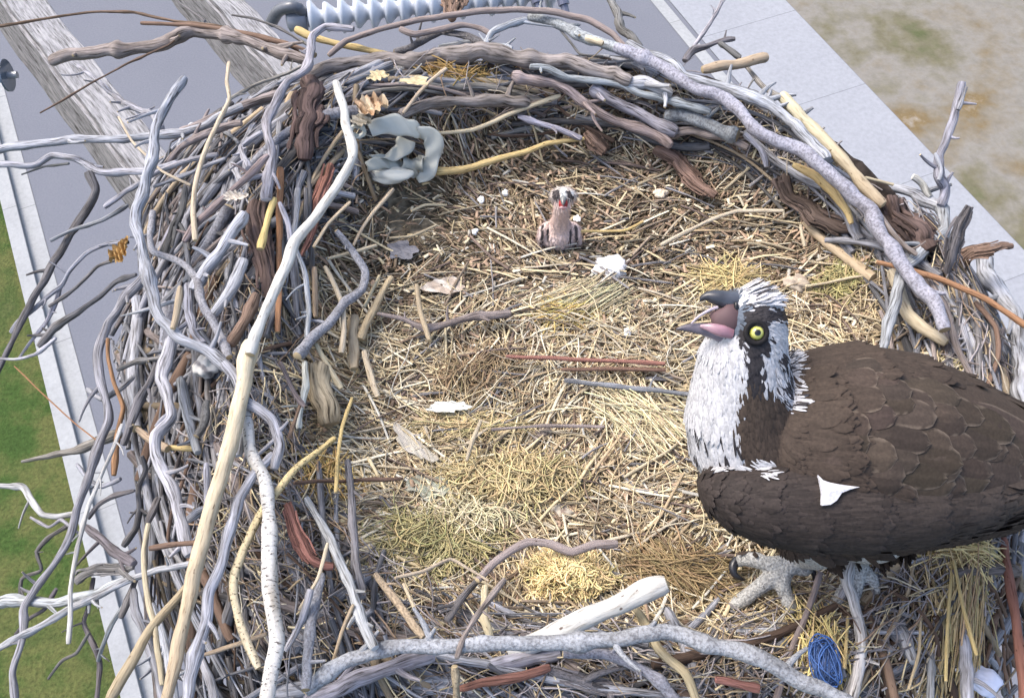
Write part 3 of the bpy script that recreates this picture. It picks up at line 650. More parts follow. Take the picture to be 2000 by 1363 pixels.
for ln in HERO.strip().split('\n'):
    style, pk, ws, hs, pts, label = ln.split('|')
    pts = [tuple(float(a) for a in p.split(',')) for p in pts.split()]
    ws = [float(a) for a in ws.split(',')]
    n = len(pts)
    if hs[0]=='z':
        zs = np.interp(np.linspace(0,1,n), np.linspace(0,1,hs.count(',')+1), [float(a) for a in hs[1:].split(',')])
        P = [PZ(px,py,z) for (px,py),z in zip(pts,zs)]
    else:
        P = [PS(px,py,float(hs[1:])+.014) for px,py in pts]
    P = np.array(P)
    L = np.linalg.norm(np.diff(P,axis=0),axis=1).sum()
    m = int(np.clip(L/0.007, 8, 120))
    C = catmull(P, m)
    cl_ = np.concatenate([[0],np.cumsum(np.linalg.norm(np.diff(P,axis=0),axis=1))]); dd_ = np.linspace(0,cl_[-1],m)
    C = .45*C + .55*np.stack([np.interp(dd_, cl_, P[:,a]) for a in range(3)],1)
    dep = (C-CAM)@VV
    R = widths(ws, m)/2*dep/F*.90
    kk = max(2, L/0.05)
    R = R*(1+smoothnoise(m, kk*1.6, .07))
    kn_ = .15 if style in ('wood','speck') else .09
    for a in (0,1,2): C[:,a] += smoothnoise(m, kk*1.2, kn_)*R + smoothnoise(m, kk*3, kn_*.35)*R
    if style in ('wood','speck'):
        for _ in range(int(L/0.12)+1):               # knots
            q = rng.uniform(0,1); R *= 1 + .22*np.exp(-((np.linspace(0,1,m)-q)*L/.011)**2)
    if ws[0] > 7: R[0]*=.8
    if ws[-1] > 7: R[-1]*=.8
    col = np.array([PAL[pk[0]]])*rng.uniform(.9,1.12)*(1+rng.normal(0,.02,(1,3)))
    c1 = col*rng.uniform(.85,1.12) if '>' not in pk else np.array([PAL[pk[-1]]])
    mb = MB()
    if max(ws)>=33 and pk[0] in 'Bbrk':                       # fibrous bark: many split strips lying side by side
        T_ = nrm(np.gradient(C,axis=0)); S_ = nrm(np.cross(T_,[0,0,1.0])); nst = 34
        for _ in range(nst):
            o1,o2 = rng.uniform(-1,1), rng.uniform(-.35,.5); a,b_ = sorted(rng.uniform(0,m,2).astype(int)); a=min(a,m//2); b_=max(b_,m//2+4, a+5); b_=min(b_,m)
            seg = C[a:b_]+S_[a:b_]*(R[a:b_]*o1*(1+smoothnoise(b_-a,3,.12)))[:,None]+np.array([0,0,1])*(R[a:b_]*o2*(1-o1*o1))[:,None]
            seg = catmull(seg[::max(1,len(seg)//6)],14) if len(seg)>8 else catmull(seg,14)
            tubes(mb, seg[None], (np.full(14,R.mean()*rng.uniform(.12,.3))*np.linspace(1,.5,14)*(1+rng.normal(0,.12,14)))[None], 7, col*rng.uniform(.5,1.7), flat=.45, lump=.1)
    tubes(mb, C[None], R[None]*(.5 if max(ws)>=33 and pk[0] in 'Bbrk' else 1), 14 if ws[0]>12 else 9, col, c1, cap=(CAPC*rng.uniform(.6,1.1) if style!='wood' else col*1.1), lump=.07 if style=='wood' else .04, flat=rng.uniform(.85,1.0))
    # stubs of broken side twigs
    if style in ('wood','speck') and max(ws)<38 and pk not in 'rboB' and L>0.10 and ws[0]>7:
        k = rng.integers(1, 3+int(L/.12))
        for _ in range(k):
            i_ = rng.integers(2, m-2); t = nrm(C[i_+1]-C[i_-1]); s_ = nrm(np.cross(t,[0,0,1.0]))*rng.choice([-1,1])
            dr = nrm(s_*rng.uniform(.4,1)+t*rng.uniform(-.2,.9)+np.array([0,0,rng.uniform(0,.5)]))
            l_ = (R[i_]*rng.uniform(1.5,4) + .004)*(1 if rng.random()<.65 else 2.2)
            l_ = min(l_, .055)
            pp = C[i_]+dr*np.linspace(0,1,5)[:,None]*l_+t*(np.linspace(0,1,5)**2)[:,None]*l_*rng.uniform(-.3,.7) + np.array([0,0,1])*(np.linspace(0,1,5)**2)[:,None]*l_*rng.uniform(-.2,.3)
            tubes(mb, pp[None], (R[i_]*np.linspace(.55,.22,5))[None], 7, col, cap=CAPC*.9)
    nm = 'reed' if pk=='y' and ws[0]<10 else ('log' if ws[0]>=46 else ('bough' if 'bough' in label else ('twig' if ws[0]<=8 and ws[-1]<=9 else 'stick')))
    o = mb.build(nm, M[style])
    tag(o, label, {'reed':'reed','log':'log','bough':'branch','twig':'twig','stick':'stick'}[nm], 'sticks woven into the nest')
    HEROSTICKS.append(o)

# ------------------------------------------------------------------ woven fill of the rim
def ringstick(th, s0, L, dev, zoff, curve, n=14):
    """centre line of one stick laid along the rim"""
    c,s_ = math.cos(th), math.sin(th); rr = float(RR(c,s_))
    p = np.array([NCX+c*rr*s0, NCY+s_*rr*s0]); 
    t = np.array([-s_*NA, c*NB]); t/=np.linalg.norm(t)
    a = math.atan2(t[1],t[0]) + dev
    pts = []
    for sg in (-1,1):
        q = p.copy(); b = a; seq=[]
        for i in range(n//2):
            b += sg*curve*(L/n)+rng.normal(0,.05)
            q = q + sg*np.array([math.cos(b),math.sin(b)])*(L/n); seq.append(q.copy())
        pts = seq[::-1] + pts if sg<0 else pts+seq
    P = np.array(pts); x=P[:,0]; y=P[:,1]
    z = H(x,y); t_ = np.linspace(0,1,len(z))
    zl = np.polyval(np.polyfit(t_, z, 2), t_)
    z = np.maximum(zl, z-.02)+zoff
    return np.column_stack([P,z])
def sector(p):
    x,y,d = proj(p)
    v = 'far' if y<330 else ('near' if y>1050 else '')
    if v=='far': return 'far left rim' if x<620 else ('far rim' if x<1250 else 'far right rim')
    if v=='near': return 'near left rim' if x<800 else ('near rim' if x<1400 else 'near right rim')
    return 'left rim' if x<900 else 'right rim'
fills = []
# outline of the nest seen from above-front (where the pile of small sticks stops)
EDX=[300,440,590,625,700,850,1100,1230,1340,1430,1530,1610,1730,1860,2000]; EDY=[290,205,140,132,122,118,112,110,140,178,235,290,395,410,500]
LEY=[0,290,400,550,650,800,950,1363]; LEX=[560,320,265,270,215,235,260,300]
pal_out = [('g',.33),('l',.25),('k',.15),('m',.12),('t',.07),('b',.05),('G',.03)]
pk_, pw_ = zip(*pal_out)
for i in range(7400):
    th = rng.uniform(0, 2*math.pi)
    if i>5900: th = math.radians(rng.uniform(105,195))
    s0 = rng.uniform(.80, 1.20) if rng.random()<.8 else rng.uniform(1.0,1.3)
    L = rng.uniform(.10,.34) if s0<.92 else rng.uniform(.16,.55)
    c_,s__ = math.cos(th), math.sin(th)
    lf = c_ < -.35; nr = (s__ < -.55 and c_ > .05)
    if i>4000 and not lf: continue
    if lf: s0 = rng.uniform(.9,1.75); L = rng.uniform(.10,.42)
    dev = rng.normal(0,.5 if lf else .30)
    if nr and rng.random()<.7: dev += math.pi/2; L = rng.uniform(.06,.2); s0=rng.uniform(.9,1.25)
    elif nr and rng.random()<.5: continue
    zo = rng.uniform(-.03,.018) if rng.random()<.9 else rng.uniform(.015,.035)
    P = ringstick(th, s0, L, dev, zo, -rng.uniform(.2,1.8)*0+rng.normal(.9,.9))
    r = min(.012, .0015+rng.exponential(.0030)); 
    k = rng.choice(pk_, p=pw_)
    if nr and rng.random()<.5: k = 'tbb'[rng.integers(3)]; r*=.7
    # keep the bowl clear
    if (S(P[:,0],P[:,1])<.78).any(): continue
    if (S(P[:,0],P[:,1])>(2.0 if lf else 1.5)).any(): continue
    qx,qy,_ = proj(P)
    if (qy < np.interp(qx, EDX, EDY)).any(): continue
    if (qx < np.interp(qy, LEY, LEX)).any(): continue
    if th>4.0 and th<6.0 and rng.random()<.25: r*=.6
    fills.append((P,r,k))
fills.sort(key=lambda f: -f[1]*min(1,np.linalg.norm(f[0][0]-f[0][-1])/.3))
def infr(f):
    x,y,d = proj(f[0]); return ((x>0)&(x<2000)&(y>0)&(y<1363)).mean()>.6 and f[0][:,2].min()>-.12
ind = [f for f in fills if infr(f)][:95]
idset = {id(f) for f in ind}
look = {'g':'grey weathered','l':'light grey','k':'dark grey','m':'brownish grey','t':'tan','b':'brown','G':'olive grey'}
cats = {}
for f in ind:
    P,r,k = f; n=len(P); C = catmull(P, 34)
    R = r*(1+smoothnoise(34, 9, .08))*np.linspace(1,rng.uniform(.55,.95),34)
    col = np.array([PAL[k]])*rng.uniform(.85,1.15)
    mb = MB(); style = 'speck' if rng.random()<.22 and k in 'gl' else ('smooth' if k in 'tb' else 'wood')
    tubes(mb, C[None], R[None], 9, col, col*rng.uniform(.85,1.1), cap=CAPC*.8, lump=.06)
    o = mb.build('stick', M[style])
    th_ = 'thick' if r>.0085 else 'slim'
    tag(o, f"{th_} {look[k]} {'speckled ' if style=='speck' else ''}stick woven into the {sector(P.mean(0))}", 'stick', 'sticks woven into the nest')
# thinner twigs beyond counting
for style,sel in (('wood',0),('smooth',1)):
    rest = [f for f in fills if id(f) not in idset and ((f[2] in 'tb')==bool(sel))]
    P = np.array([catmull(f[0],12) for f in rest]); N=len(P)
    R = np.array([f[1] for f in rest])[:,None]*(1+rng.normal(0,.07,(N,12)))*np.linspace(1,.7,12)
    C0 = np.array([PAL[f[2]] for f in rest])*rng.uniform(.4,1.25,(N,1))
    mb = MB(); tubes(mb, P, R, 6, C0, C0*rng.uniform(.8,1.1,(N,1)))
    # short broken twigs filling the gaps
    if not sel: allmb = mb; 
    o = mb.build('twig_tangle', M[style]); tag(o, ['tangle of small grey twigs packed between the bigger sticks','tangle of small brown twigs packed between the bigger sticks'][sel], 'twigs', None, 'stuff')
# ------------------------------------------------------------------ straw, chaff, moss
def strands(N, cx, cy, dirs, L, W, z, cols, bend=.5, seg=6, tilt=.25, curl=0.0):
    """N bent strands: centre (cx,cy), heading, length, radius, height above the surface"""
    a = dirs[:,None] + np.cumsum(rng.normal(0, bend/seg, (N,seg)),1) + curl[:,None]*np.linspace(-1,1,seg)[None] if not np.isscalar(curl) else dirs[:,None]+np.cumsum(rng.normal(0,bend/seg,(N,seg)),1)
    st = (L/seg)[:,None]
    X = np.cumsum(np.cos(a)*st,1); Y = np.cumsum(np.sin(a)*st,1)
    X += (cx-X[:,seg//2])[:,None]; Y += (cy-Y[:,seg//2])[:,None]
    t = np.linspace(-1,1,seg)[None]
    Z = H(X,Y)
    Zm = Z.mean(1,keepdims=True); Z = .5*Z+.5*(Zm+(Z[:,-1:]-Z[:,:1])/2*t)
    Z = np.maximum(Z,H(X,Y)-.004) + z[:,None] + rng.normal(0,tilt,(N,1))*st*t*seg/2*.3 + rng.uniform(-.12,.3,(N,1))*(1-t*t)*L[:,None]*.25
    return np.stack([X,Y,Z],-1), np.broadcast_to(W[:,None],(N,seg))*np.linspace(1,.75,seg)[None], cols
STRAW = np.array([(.58,.49,.31),(.47,.385,.235),(.35,.27,.17),(.24,.17,.115),(.62,.56,.42),(.38,.33,.25),(.15,.11,.07),(.46,.44,.38)])
def fld(x,y): return .9*np.sin(x*5.1+1.3)*np.cos(y*6.3+.4)+.7*np.sin(x*11+y*9+2)+.5*np.sin(y*17-x*13)
def pick(N, wts): 
    w_ = np.array(wts,float); w_/=w_.sum()
    return STRAW[rng.choice(len(STRAW), N, p=w_)]*rng.uniform(.8,1.2,(N,1))
def disc(N, smax=.97, smin=0):
    dq = PZ(800,430,.02)
    out=[]
    while len(out)<N:
        p = np.column_stack([rng.uniform(NCX-NA*1.2,NCX+NA*1.2,N), rng.uniform(NCY-NB*1.2,NCY+NB*1.2,N)])
        s = S(p[:,0],p[:,1]); dst=np.exp(-(((p[:,0]-dq[0])/.12)**2+((p[:,1]-dq[1])/.11)**2)); out += list(p[(s<smax)&(s>=smin)&(rng.random(len(p))>dst*.88)])
    return np.array(out[:N])
mb = MB()
# bed of straw
N=30000; p = disc(N,.95); x,y = p.T
far = sst(-.1,.3,y)                                     # finer and browner litter in the far half
cols = np.where((rng.random(N)<(.25+.68*far))[:,None], pick(N,[1,3,5,5,1,3,5,1]), pick(N,[5,5,4,2,3,3,1,1]))
L = rng.uniform(.02,.095,N)*(1-.4*far); Wd = rng.uniform(.0008,.0024,N)*(1-.2*far)
dirs = fld(x,y)*.8+rng.normal(0,.38,N); r_=rng.random(N)<.25; dirs[r_]=rng.uniform(0,6.28,r_.sum())
pat=sst(-.6,.8,np.sin(x*13+y*7)+np.sin(y*19-x*5+1)+rng.normal(0,.5,N)); cols=cols*((.80+.36*pat)*(1-.16*far))[:,None]
P,R,C = strands(N,x,y,dirs,L,Wd,rng.uniform(-.008,.010,N),cols,bend=.45,seg=5)
tubes(mb,P,R,4,C)
o = mb.build('straw_bed', M['straw']); tag(o,'layer of short dry straw covering the nest bowl','straw',None,'stuff')
# long curly grass in the near half
mb = MB(); N=3400; p = disc(N,.93); p=p[p[:,1]<.12]; N=len(p); x,y=p.T
cols = pick(N,[6,5,4,1,5,3,1,1]); L=rng.uniform(.06,.17,N)
P,R,C = strands(N,x,y,rng.uniform(0,6.28,N),L,rng.uniform(.0007,.0015,N),rng.uniform(0,.018,N),cols,bend=1.3,seg=10,curl=rng.normal(0,.6,N))
tubes(mb,P,R,4,C)
o = mb.build('curly_grass', M['straw']); tag(o,'long curly dry grass strewn over the near half of the nest bowl','dry grass',None,'stuff')
# pale flat chips and husks
mb = MB(); N=6500; p = disc(N,.93); p=p[(rng.random(N)<.5)|(p[:,1]>.05)]; N=len(p); x,y=p.T
P,R,C = strands(N,x,y,rng.uniform(0,6.28,N),rng.uniform(.010,.034,N),rng.uniform(.0016,.0044,N),rng.uniform(.002,.012,N),
    np.where((rng.random(N)<.5)[:,None],pick(N,[2,2,3,4,5,1,3,2]),np.array([[.27,.19,.13]])*rng.uniform(.4,1.7,(N,1))),bend=.3,seg=4)
tubes(mb,P,R,6,C,flat=.35)
o = mb.build('wood_chips', M['straw']); tag(o,'scattered flat wood chips and husks among the straw','wood chips',None,'stuff')
mb = MB(); p = disc(1000,.92); p=p[rng.random(1000)<1-.75*sst(-.05,.25,p[:,1])]; N=len(p); x,y=p.T
P,R,C = strands(N,x,y,fld(x,y)*.7+rng.normal(0,.45,N),rng.uniform(.05,.15,N),rng.uniform(.0016,.0034,N),rng.uniform(.002,.016,N),pick(N,[4,4,3,1,5,3,0,2]),bend=.35,seg=8)
tubes(mb,P,R,6,C,flat=.4)
o = mb.build('flat_stems', M['straw']); tag(o,'flattened broad dry stems lying across the straw','dry stems',None,'stuff')
mb = MB(); N=520; p = disc(N,.92); x,y=p.T
P,R,C = strands(N,x,y,fld(x,y)*.5+rng.normal(0,.5,N),rng.uniform(.05,.17,N),rng.uniform(.0014,.0034,N),rng.uniform(.002,.016,N),
    np.array([(.25,.24,.24),(.30,.24,.18),(.42,.36,.25),(.17,.13,.11)])[rng.integers(0,4,N)]*rng.uniform(.8,1.3,(N,1)),bend=.5,seg=8)
tubes(mb,P,R,6,C,lump=.08)
o = mb.build('fine_twigs', M['wood']); tag(o,'fine broken twigs scattered over the straw','twigs',None,'stuff')
# straw and rootlets caught in the rim sticks
mb = MB(); N=7500; p = disc(N,1.14,.84); x,y=p.T
qx,qy,_=proj(np.column_stack([x,y,H(x,y)])); keep = (qy>np.interp(qx,EDX,EDY)+25)&(rng.random(N) < np.where(y<-.2,1.0,np.where(x>.5,.6,.4))); x,y=x[keep],y[keep]; N=len(x)
th = np.arctan2(y-NCY,x-NCX)+math.pi/2
P,R,C = strands(N,x,y,th+rng.normal(0,.6,N),rng.uniform(.03,.13,N),rng.uniform(.0006,.0018,N),rng.uniform(-.01,.035,N),
    np.where((rng.random(N)<.45)[:,None],pick(N,[3,3,4,4,2,3,4,1]),np.array([[.22,.20,.20]])*rng.uniform(.5,1.6,(N,1))),bend=1.1,seg=7)
tubes(mb,P,R,4,C)
o = mb.build('rim_straw', M['straw']); tag(o,'dry straw and rootlets caught between the rim sticks','straw',None,'stuff')

# combed tufts and clumps, each a thing
def tuft(px,py,lx,ly,ang,n,col,name,label,cat,curl=0.0,bend=.5,Lr=(.05,.12),hz=.03,fan=.25,W=(.0008,.0016)):
    c0 = PS(px,py,.01); mb=MB()
    d = c0@VV*0+ (c0-CAM)@VV; sx, sy = lx*d/F/2, ly*d/F/2
    q = rng.normal(0,.50,(n,2)); q += .35*np.column_stack([np.sin(q[:,1]*4+px),np.sin(q[:,0]*5+py)]); q = np.clip(q,-1.7,1.7)
    X = c0[0]+q[:,0]*sx; Y=c0[1]+q[:,1]*sy
    rr = np.clip(1-.6*(q**2).sum(1),0,1)
    cols = np.array(col)*rng.uniform(.65,1.3,(n,1))*(1+rng.normal(0,.04,(n,3)))
    dd = ang+rng.normal(0,fan,n)+(q[:,0]*fan if curl==0 else 0)
    P,R,C = strands(n,X,Y,dd,rng.uniform(*Lr,n),rng.uniform(*W,n),rng.uniform(.2,1,n)*hz*rr,cols,bend=bend,seg=9,curl=rng.normal(0,1,n)*curl if curl else np.zeros(n),tilt=.3)
    tubes(mb,P,R,4,C)
    o=mb.build(name,M['straw']); tag(o,label,cat); return o
yb=(.47,.385,.21); yl=(.53,.47,.31)
tuft(1108,1128,165,85,0,1700,(.70,.57,.30),'moss_clump','bright yellow curly moss clump above the white log','moss',curl=1.6,bend=3,Lr=(.02,.055),hz=.06,fan=3)
tuft(1140,585,190,80,.5,260,yl,'straw_tuft','combed pale straw tuft in the upper middle below the white chunk','straw tuft',hz=.022,fan=.16,bend=.3)
tuft(1265,820,190,110,-.75,300,(.66,.58,.38),'straw_tuft','fan of long pale straw just left of the bird breast','straw tuft',hz=.03,fan=.3,bend=.4,Lr=(.08,.16))
tuft(920,830,220,60,.1,420,yb,'straw_tuft','low yellow straw patch below the white feather','straw tuft',hz=.02,fan=.5,bend=.8)
tuft(1010,940,300,110,.2,950,(.47,.385,.21),'grass_clump','broad tangled yellow grass clump in the lower middle','grass clump',curl=1.3,bend=2.2,Lr=(.04,.10),hz=.04,fan=3)
tuft(930,1010,230,80,.1,420,yl,'grass_clump','pale curly grass clump left of the striped shell','grass clump',curl=1.5,bend=2.4,Lr=(.04,.09),hz=.035,fan=3)
tuft(850,1060,260,140,1.2,800,(.34,.30,.15),'grass_clump','olive curly grass clump at the lower left of the bowl','grass clump',curl=1.2,bend=2,Lr=(.05,.11),hz=.03,fan=1)
tuft(930,730,200,110,1.3,420,(.27,.20,.12),'grass_clump','brown hairy root clump left of the level stems','grass clump',curl=1.2,bend=2,Lr=(.05,.10),hz=.03,fan=.8)
tuft(1325,1120,230,100,-.5,800,(.26,.19,.10),'grass_clump','dark brown fibrous mat behind the bird feet','grass clump',bend=.8,hz=.03,fan=.5)
tuft(1640,550,110,80,.6,420,(.34,.30,.14),'moss_clump','olive-yellow moss pad at the right of the bowl','moss',curl=1.2,bend=2,Lr=(.02,.05),hz=.025,fan=2)
tuft(1415,545,130,70,.2,240,(.52,.42,.21),'straw_tuft','yellow straw patch above the bird head','straw tuft',hz=.02,fan=.8,bend=1)
tuft(1100,610,120,60,.1,160,(.55,.42,.16),'straw_tuft','small yellow straw patch in the centre','straw tuft',hz=.02,fan=.6,bend=1)
tuft(640,930,110,70,-1.2,120,(.5,.36,.14),'straw_tuft','small orange straw spray at the lower left wall','straw tuft',hz=.03,fan=.6,bend=.6)
tuft(1600,1260,90,150,1.5,170,(.55,.44,.2),'straw_tuft','yellow grass spray over the blue twine','straw tuft',hz=.05,fan=.4,bend=.7,Lr=(.05,.12))
tuft(1890,1085,150,60,-.3,200,(.60,.48,.24),'straw_tuft','yellow straw bundle under the bird tail','straw tuft',hz=.05,fan=.5,bend=.5,Lr=(.06,.14))
tuft(1840,720,120,60,.4,160,(.62,.54,.30),'straw_tuft','pale straw wisp above the bird back','straw tuft',hz=.02,fan=.8,bend=.8)
tuft(1870,1220,150,220,1.5,240,(.42,.33,.18),'straw_tuft','hanging brown straw at lower right','straw tuft',hz=.05,fan=.25,bend=.5,Lr=(.08,.2))
tuft(900,150,170,30,.15,160,(.42,.28,.10),'straw_tuft','orange-brown straw wad under the heavy far bough','straw tuft',hz=.02,fan=.5,bend=1)

# ------------------------------------------------------------------ small found things in the bowl
def blob(name,px,py,lx,ly,h,off,col,label,cat,mat='matte',rough=.18,ang=0,col2=None,stripes=0,seed=0,p_flat=0):
    c0 = PS(px,py,off); d=(c0-CAM)@VV; a,b_ = lx*d/F/2, ly*d/F/2
    g = np.random.default_rng(seed+int(px)); n1,n2=20,28
    u=np.linspace(0,math.pi,n1); v=np.linspace(0,2*math.pi,n2,endpoint=False)
    U,Vv=np.meshgrid(u,v,indexing='ij')
    dx,dy,dz=np.sin(U)*np.cos(Vv),np.sin(U)*np.sin(Vv),np.cos(U)
    r=np.ones_like(U)
    for k in range(7):
        f=g.normal(0,2.6,3); r+=rough/(1+.3*k)*np.sin(dx*f[0]*(1+k*.5)+dy*f[1]*(1+k*.5)+dz*f[2]+g.uniform(0,6))
    X=dx*a*r; Y=dy*b_*r; Zz=dz*h*r
    ca,sa=math.cos(ang),math.sin(ang)
    V=np.stack([c0[0]+X*ca-Y*sa, c0[1]+X*sa+Y*ca, c0[2]+Zz],-1)
    cc=np.tile(np.array(col,float),(n1*n2,1)); 
    t=(np.sin(X.ravel()/max(a,1e-6)*stripes)>.35) if stripes else (g.random(n1*n2)<0)
    if col2 is not None:
        if not stripes: t = np.sin(dx*4+dy*5+g.uniform(0,6)).ravel()>.45
        cc[t]=col2
    i=np.arange(n1-1)[:,None]*n2; j=np.arange(n2)[None]; j2=(j+1)%n2
    mb=MB(); mb.add(V,np.stack([i+j,i+n2+j,i+n2+j2,i+j2],-1).reshape(-1,4),None,None,cc)
    o=mb.build(name,M[mat]); tag(o,label,cat); return o
def leaf(px,py,lx,ly,off,col,label,cat='leaf',name='dry_leaf',ang=0,col2=None,crump=.25,lobes=3,tilt=0.0):
    c0=PS(px,py,off); d=(c0-CAM)@VV; a,b_=lx*d/F/2,ly*d/F/2; g=np.random.default_rng(int(px*7+py)); nr,na=12,40
    th=np.linspace(0,2*math.pi,na,endpoint=False); rad=1+sum(g.uniform(.04,.16)*np.sin(k*th+g.uniform(0,6)) for k in (2,3,lobes,5,9)); V=[];cc=[]
    ph=g.uniform(0,6,8); f=g.uniform(2,7,8)
    def z(X,Y): return sum(np.abs(np.sin(X*f[i]+Y*f[7-i]+ph[i])) for i in range(4))/4-.5
    col=tuple(.8*c_ for c_ in col); col2=None if col2 is None else tuple(.8*c_ for c_ in col2)
    for side in (1,-1):
        for k in range(nr+1):
            r=max(k,.02)/nr; X=np.cos(th)*rad*r; Y=np.sin(th)*rad*r; Zh=z(X,Y)*crump*min(a,b_)*1.6+(r*r)*crump*.6*min(a,b_)+side*.0005*(1-.6*r)+X*a*tilt
            xx=X*a; yy=Y*b_; V.append(np.stack([c0[0]+xx*math.cos(ang)-yy*math.sin(ang),c0[1]+xx*math.sin(ang)+yy*math.cos(ang),c0[2]+Zh],-1))
            q=np.tile(np.array(col,float),(na,1)); 
            if col2 is not None: q[np.sin(X*5+Y*4+ph[0])>.3]=col2
            cc.append(q*(1-.12*np.sin(th*lobes*2)[:,None]))
    V=np.concatenate(V); cc=np.concatenate(cc); i=np.arange(nr)[:,None]*na; j=np.arange(na)[None]; j2=(j+1)%na; m_=(nr+1)*na
    q=np.stack([i+j,i+na+j,i+na+j2,i+j2],-1).reshape(-1,4); q2=q[:,::-1]+m_
    e=nr*na; j=np.arange(na); j2=(j+1)%na; rim=np.stack([e+j,e+m_+j,e+m_+j2,e+j2],-1)
    mb=MB(); mb.add(V,np.vstack([q,q2,rim]),None,None,cc); o=mb.build(name,M['matte'],None,False); tag(o,label,cat); return o
blob('paper_wad',1192,521,62,42,.014,.012,(.85,.84,.82),'crumpled bright white wad below and right of the chick','paper wad',rough=.22)
leaf(868,560,78,40,.016,(.46,.38,.31),'pinkish pale flat flake left of the centre','bark flake','bark_flake',col2=(.62,.56,.49),crump=.2)
blob('wood_chip',1606,640,20,16,.005,.01,(.6,.55,.45),'tiny pale chip behind the bird neck','wood chip')
blob('wood_chip',1236,646,26,22,.005,.01,(.66,.6,.46),'small square cream chip left of the open beak','wood chip',rough=.1)
blob('shell',1092,996,64,36,.014,.006,(.44,.39,.31),'rounded tan shell with dark stripes in the lower middle','shell',col2=(.2,.15,.12),stripes=7,rough=.16)
leaf(838,952,80,52,.014,(.33,.35,.27),'flat pale green leaf in the lower left straw',col2=(.38,.38,.31))
leaf(786,490,56,46,.016,(.20,.20,.225),'flat bluish grey leaf at the upper left of the bowl',crump=.12)
leaf(876,796,78,26,.024,(.76,.76,.68),'white ragged feather scrap left of the middle','feather','feather_scrap',crump=.35)
leaf(806,868,105,34,.018,(.48,.45,.38),'pale slanted bark slab above the broad yellow grass','bark slab','bark_slab',ang=-.75,col2=(.44,.41,.36),crump=.25)
blob('stone',1060,870-20,40,26,.008,.010,(.16,.13,.11),'dark flat stone just below the level stems','stone')
blob('shell',1556,553,48,40,.010,.014,(.42,.36,.28),'ring-shaped brown curl right of the yellow straw patch','shell',col2=(.3,.25,.2),rough=.1)
blob('shell',402,716,50,46,.016,.05,(.50,.49,.46),'round dirty white shell lodged beside the cream pole','shell',rough=.09,col2=(.2,.19,.19))
leaf(725,216,58,54,.10,(.55,.38,.24),'crumpled orange-tan dry leaf behind the plastic scrap',col2=(.66,.54,.38),crump=.7)
leaf(706,240,40,34,.09,(.55,.49,.38),'pale torn leaf just left above the plastic scrap',crump=.6)
leaf(738,150,40,28,.12,(.60,.50,.30),'small pale leaf under the left part of the heavy far bough',crump=.3)
leaf(812,160,52,26,.12,(.62,.52,.32),'pale yellow leaf beside the orange-brown straw wad',crump=.3)
leaf(236,497,34,54,.20,(.46,.28,.10),'curled orange dry leaf hanging at the outer left flank',crump=.8)
leaf(459,388,40,26,.15,(.62,.56,.48),'pale curled leaf right of the cream peeled stick',crump=.7)
blob('plastic_scrap',1925,1330,62,56,.010,.06,(.50,.55,.70),'bluish white plastic lump in the bottom right corner','plastic scrap',mat='plastic',rough=.1)
blob('bark_slab',1290,378,26,22,.006,.02,(.62,.52,.40),'small pinkish square chip right of the chick','bark slab',rough=.12)
for x,y,s_,lb in ((1128,428,13,'tiny white dropping right beside the chick wing'),(986,377,12,'tiny white dropping above and left of the chick'),(940,390,13,'tiny white dropping farther left of the chick'),(928,452,11,'tiny white dropping left of the chick feet'),(1225,650,14,'tiny white dropping in the middle straw')):
    blob('dropping',x,y,s_,s_*1.2,.004,.018,(.82,.82,.80),lb,'dropping',rough=.15)

# blue twine ball
c0 = PS(1612,1292,.05); tw = empty('twine_ball', c0, 'tangled ball of blue plastic twine at lower right under the bird','twine')
mb=MB(); NB_=90; K=26
ph=rng.uniform(0,6.28,(NB_,3)); fr=rng.uniform(.6,2.2,(NB_,3)); t=np.linspace(0,6,K)[None]
X_=0
X=np.sin(t*fr[:,:1]+ph[:,:1])*rng.uniform(.4,1,(NB_,1)); Y=np.sin(t*fr[:,1:2]+ph[:,1:2])*rng.uniform(.4,1,(NB_,1)); Zt=np.cos(t*fr[:,2:]+ph[:,2:])*rng.uniform(.3,1,(NB_,1))
nn_=np.maximum(np.sqrt(X*X+Y*Y+Zt*Zt),.6)*rng.uniform(.75,1.5,(NB_,1))
P=np.stack([X/nn_*.017,Y/nn_*.030,Zt/nn_*.013],-1)+c0
cols=np.array([[.03,.07,.19]])*rng.uniform(.5,2.0,(NB_,1))
tubes(mb,P,np.full((NB_,K),.0009),5,cols); mb.build('twine',M['plastic'],tw)
mb=MB()
tubes(mb,(c0+np.array([[-.012,-.02,0],[-.004,-.005,.004],[.004,.01,.003],[.01,.02,0]]))[None],np.array([[.003,.008,.008,.003]]),10,np.array([[.015,.04,.14]])); mb.build('core',M['plastic'],tw)

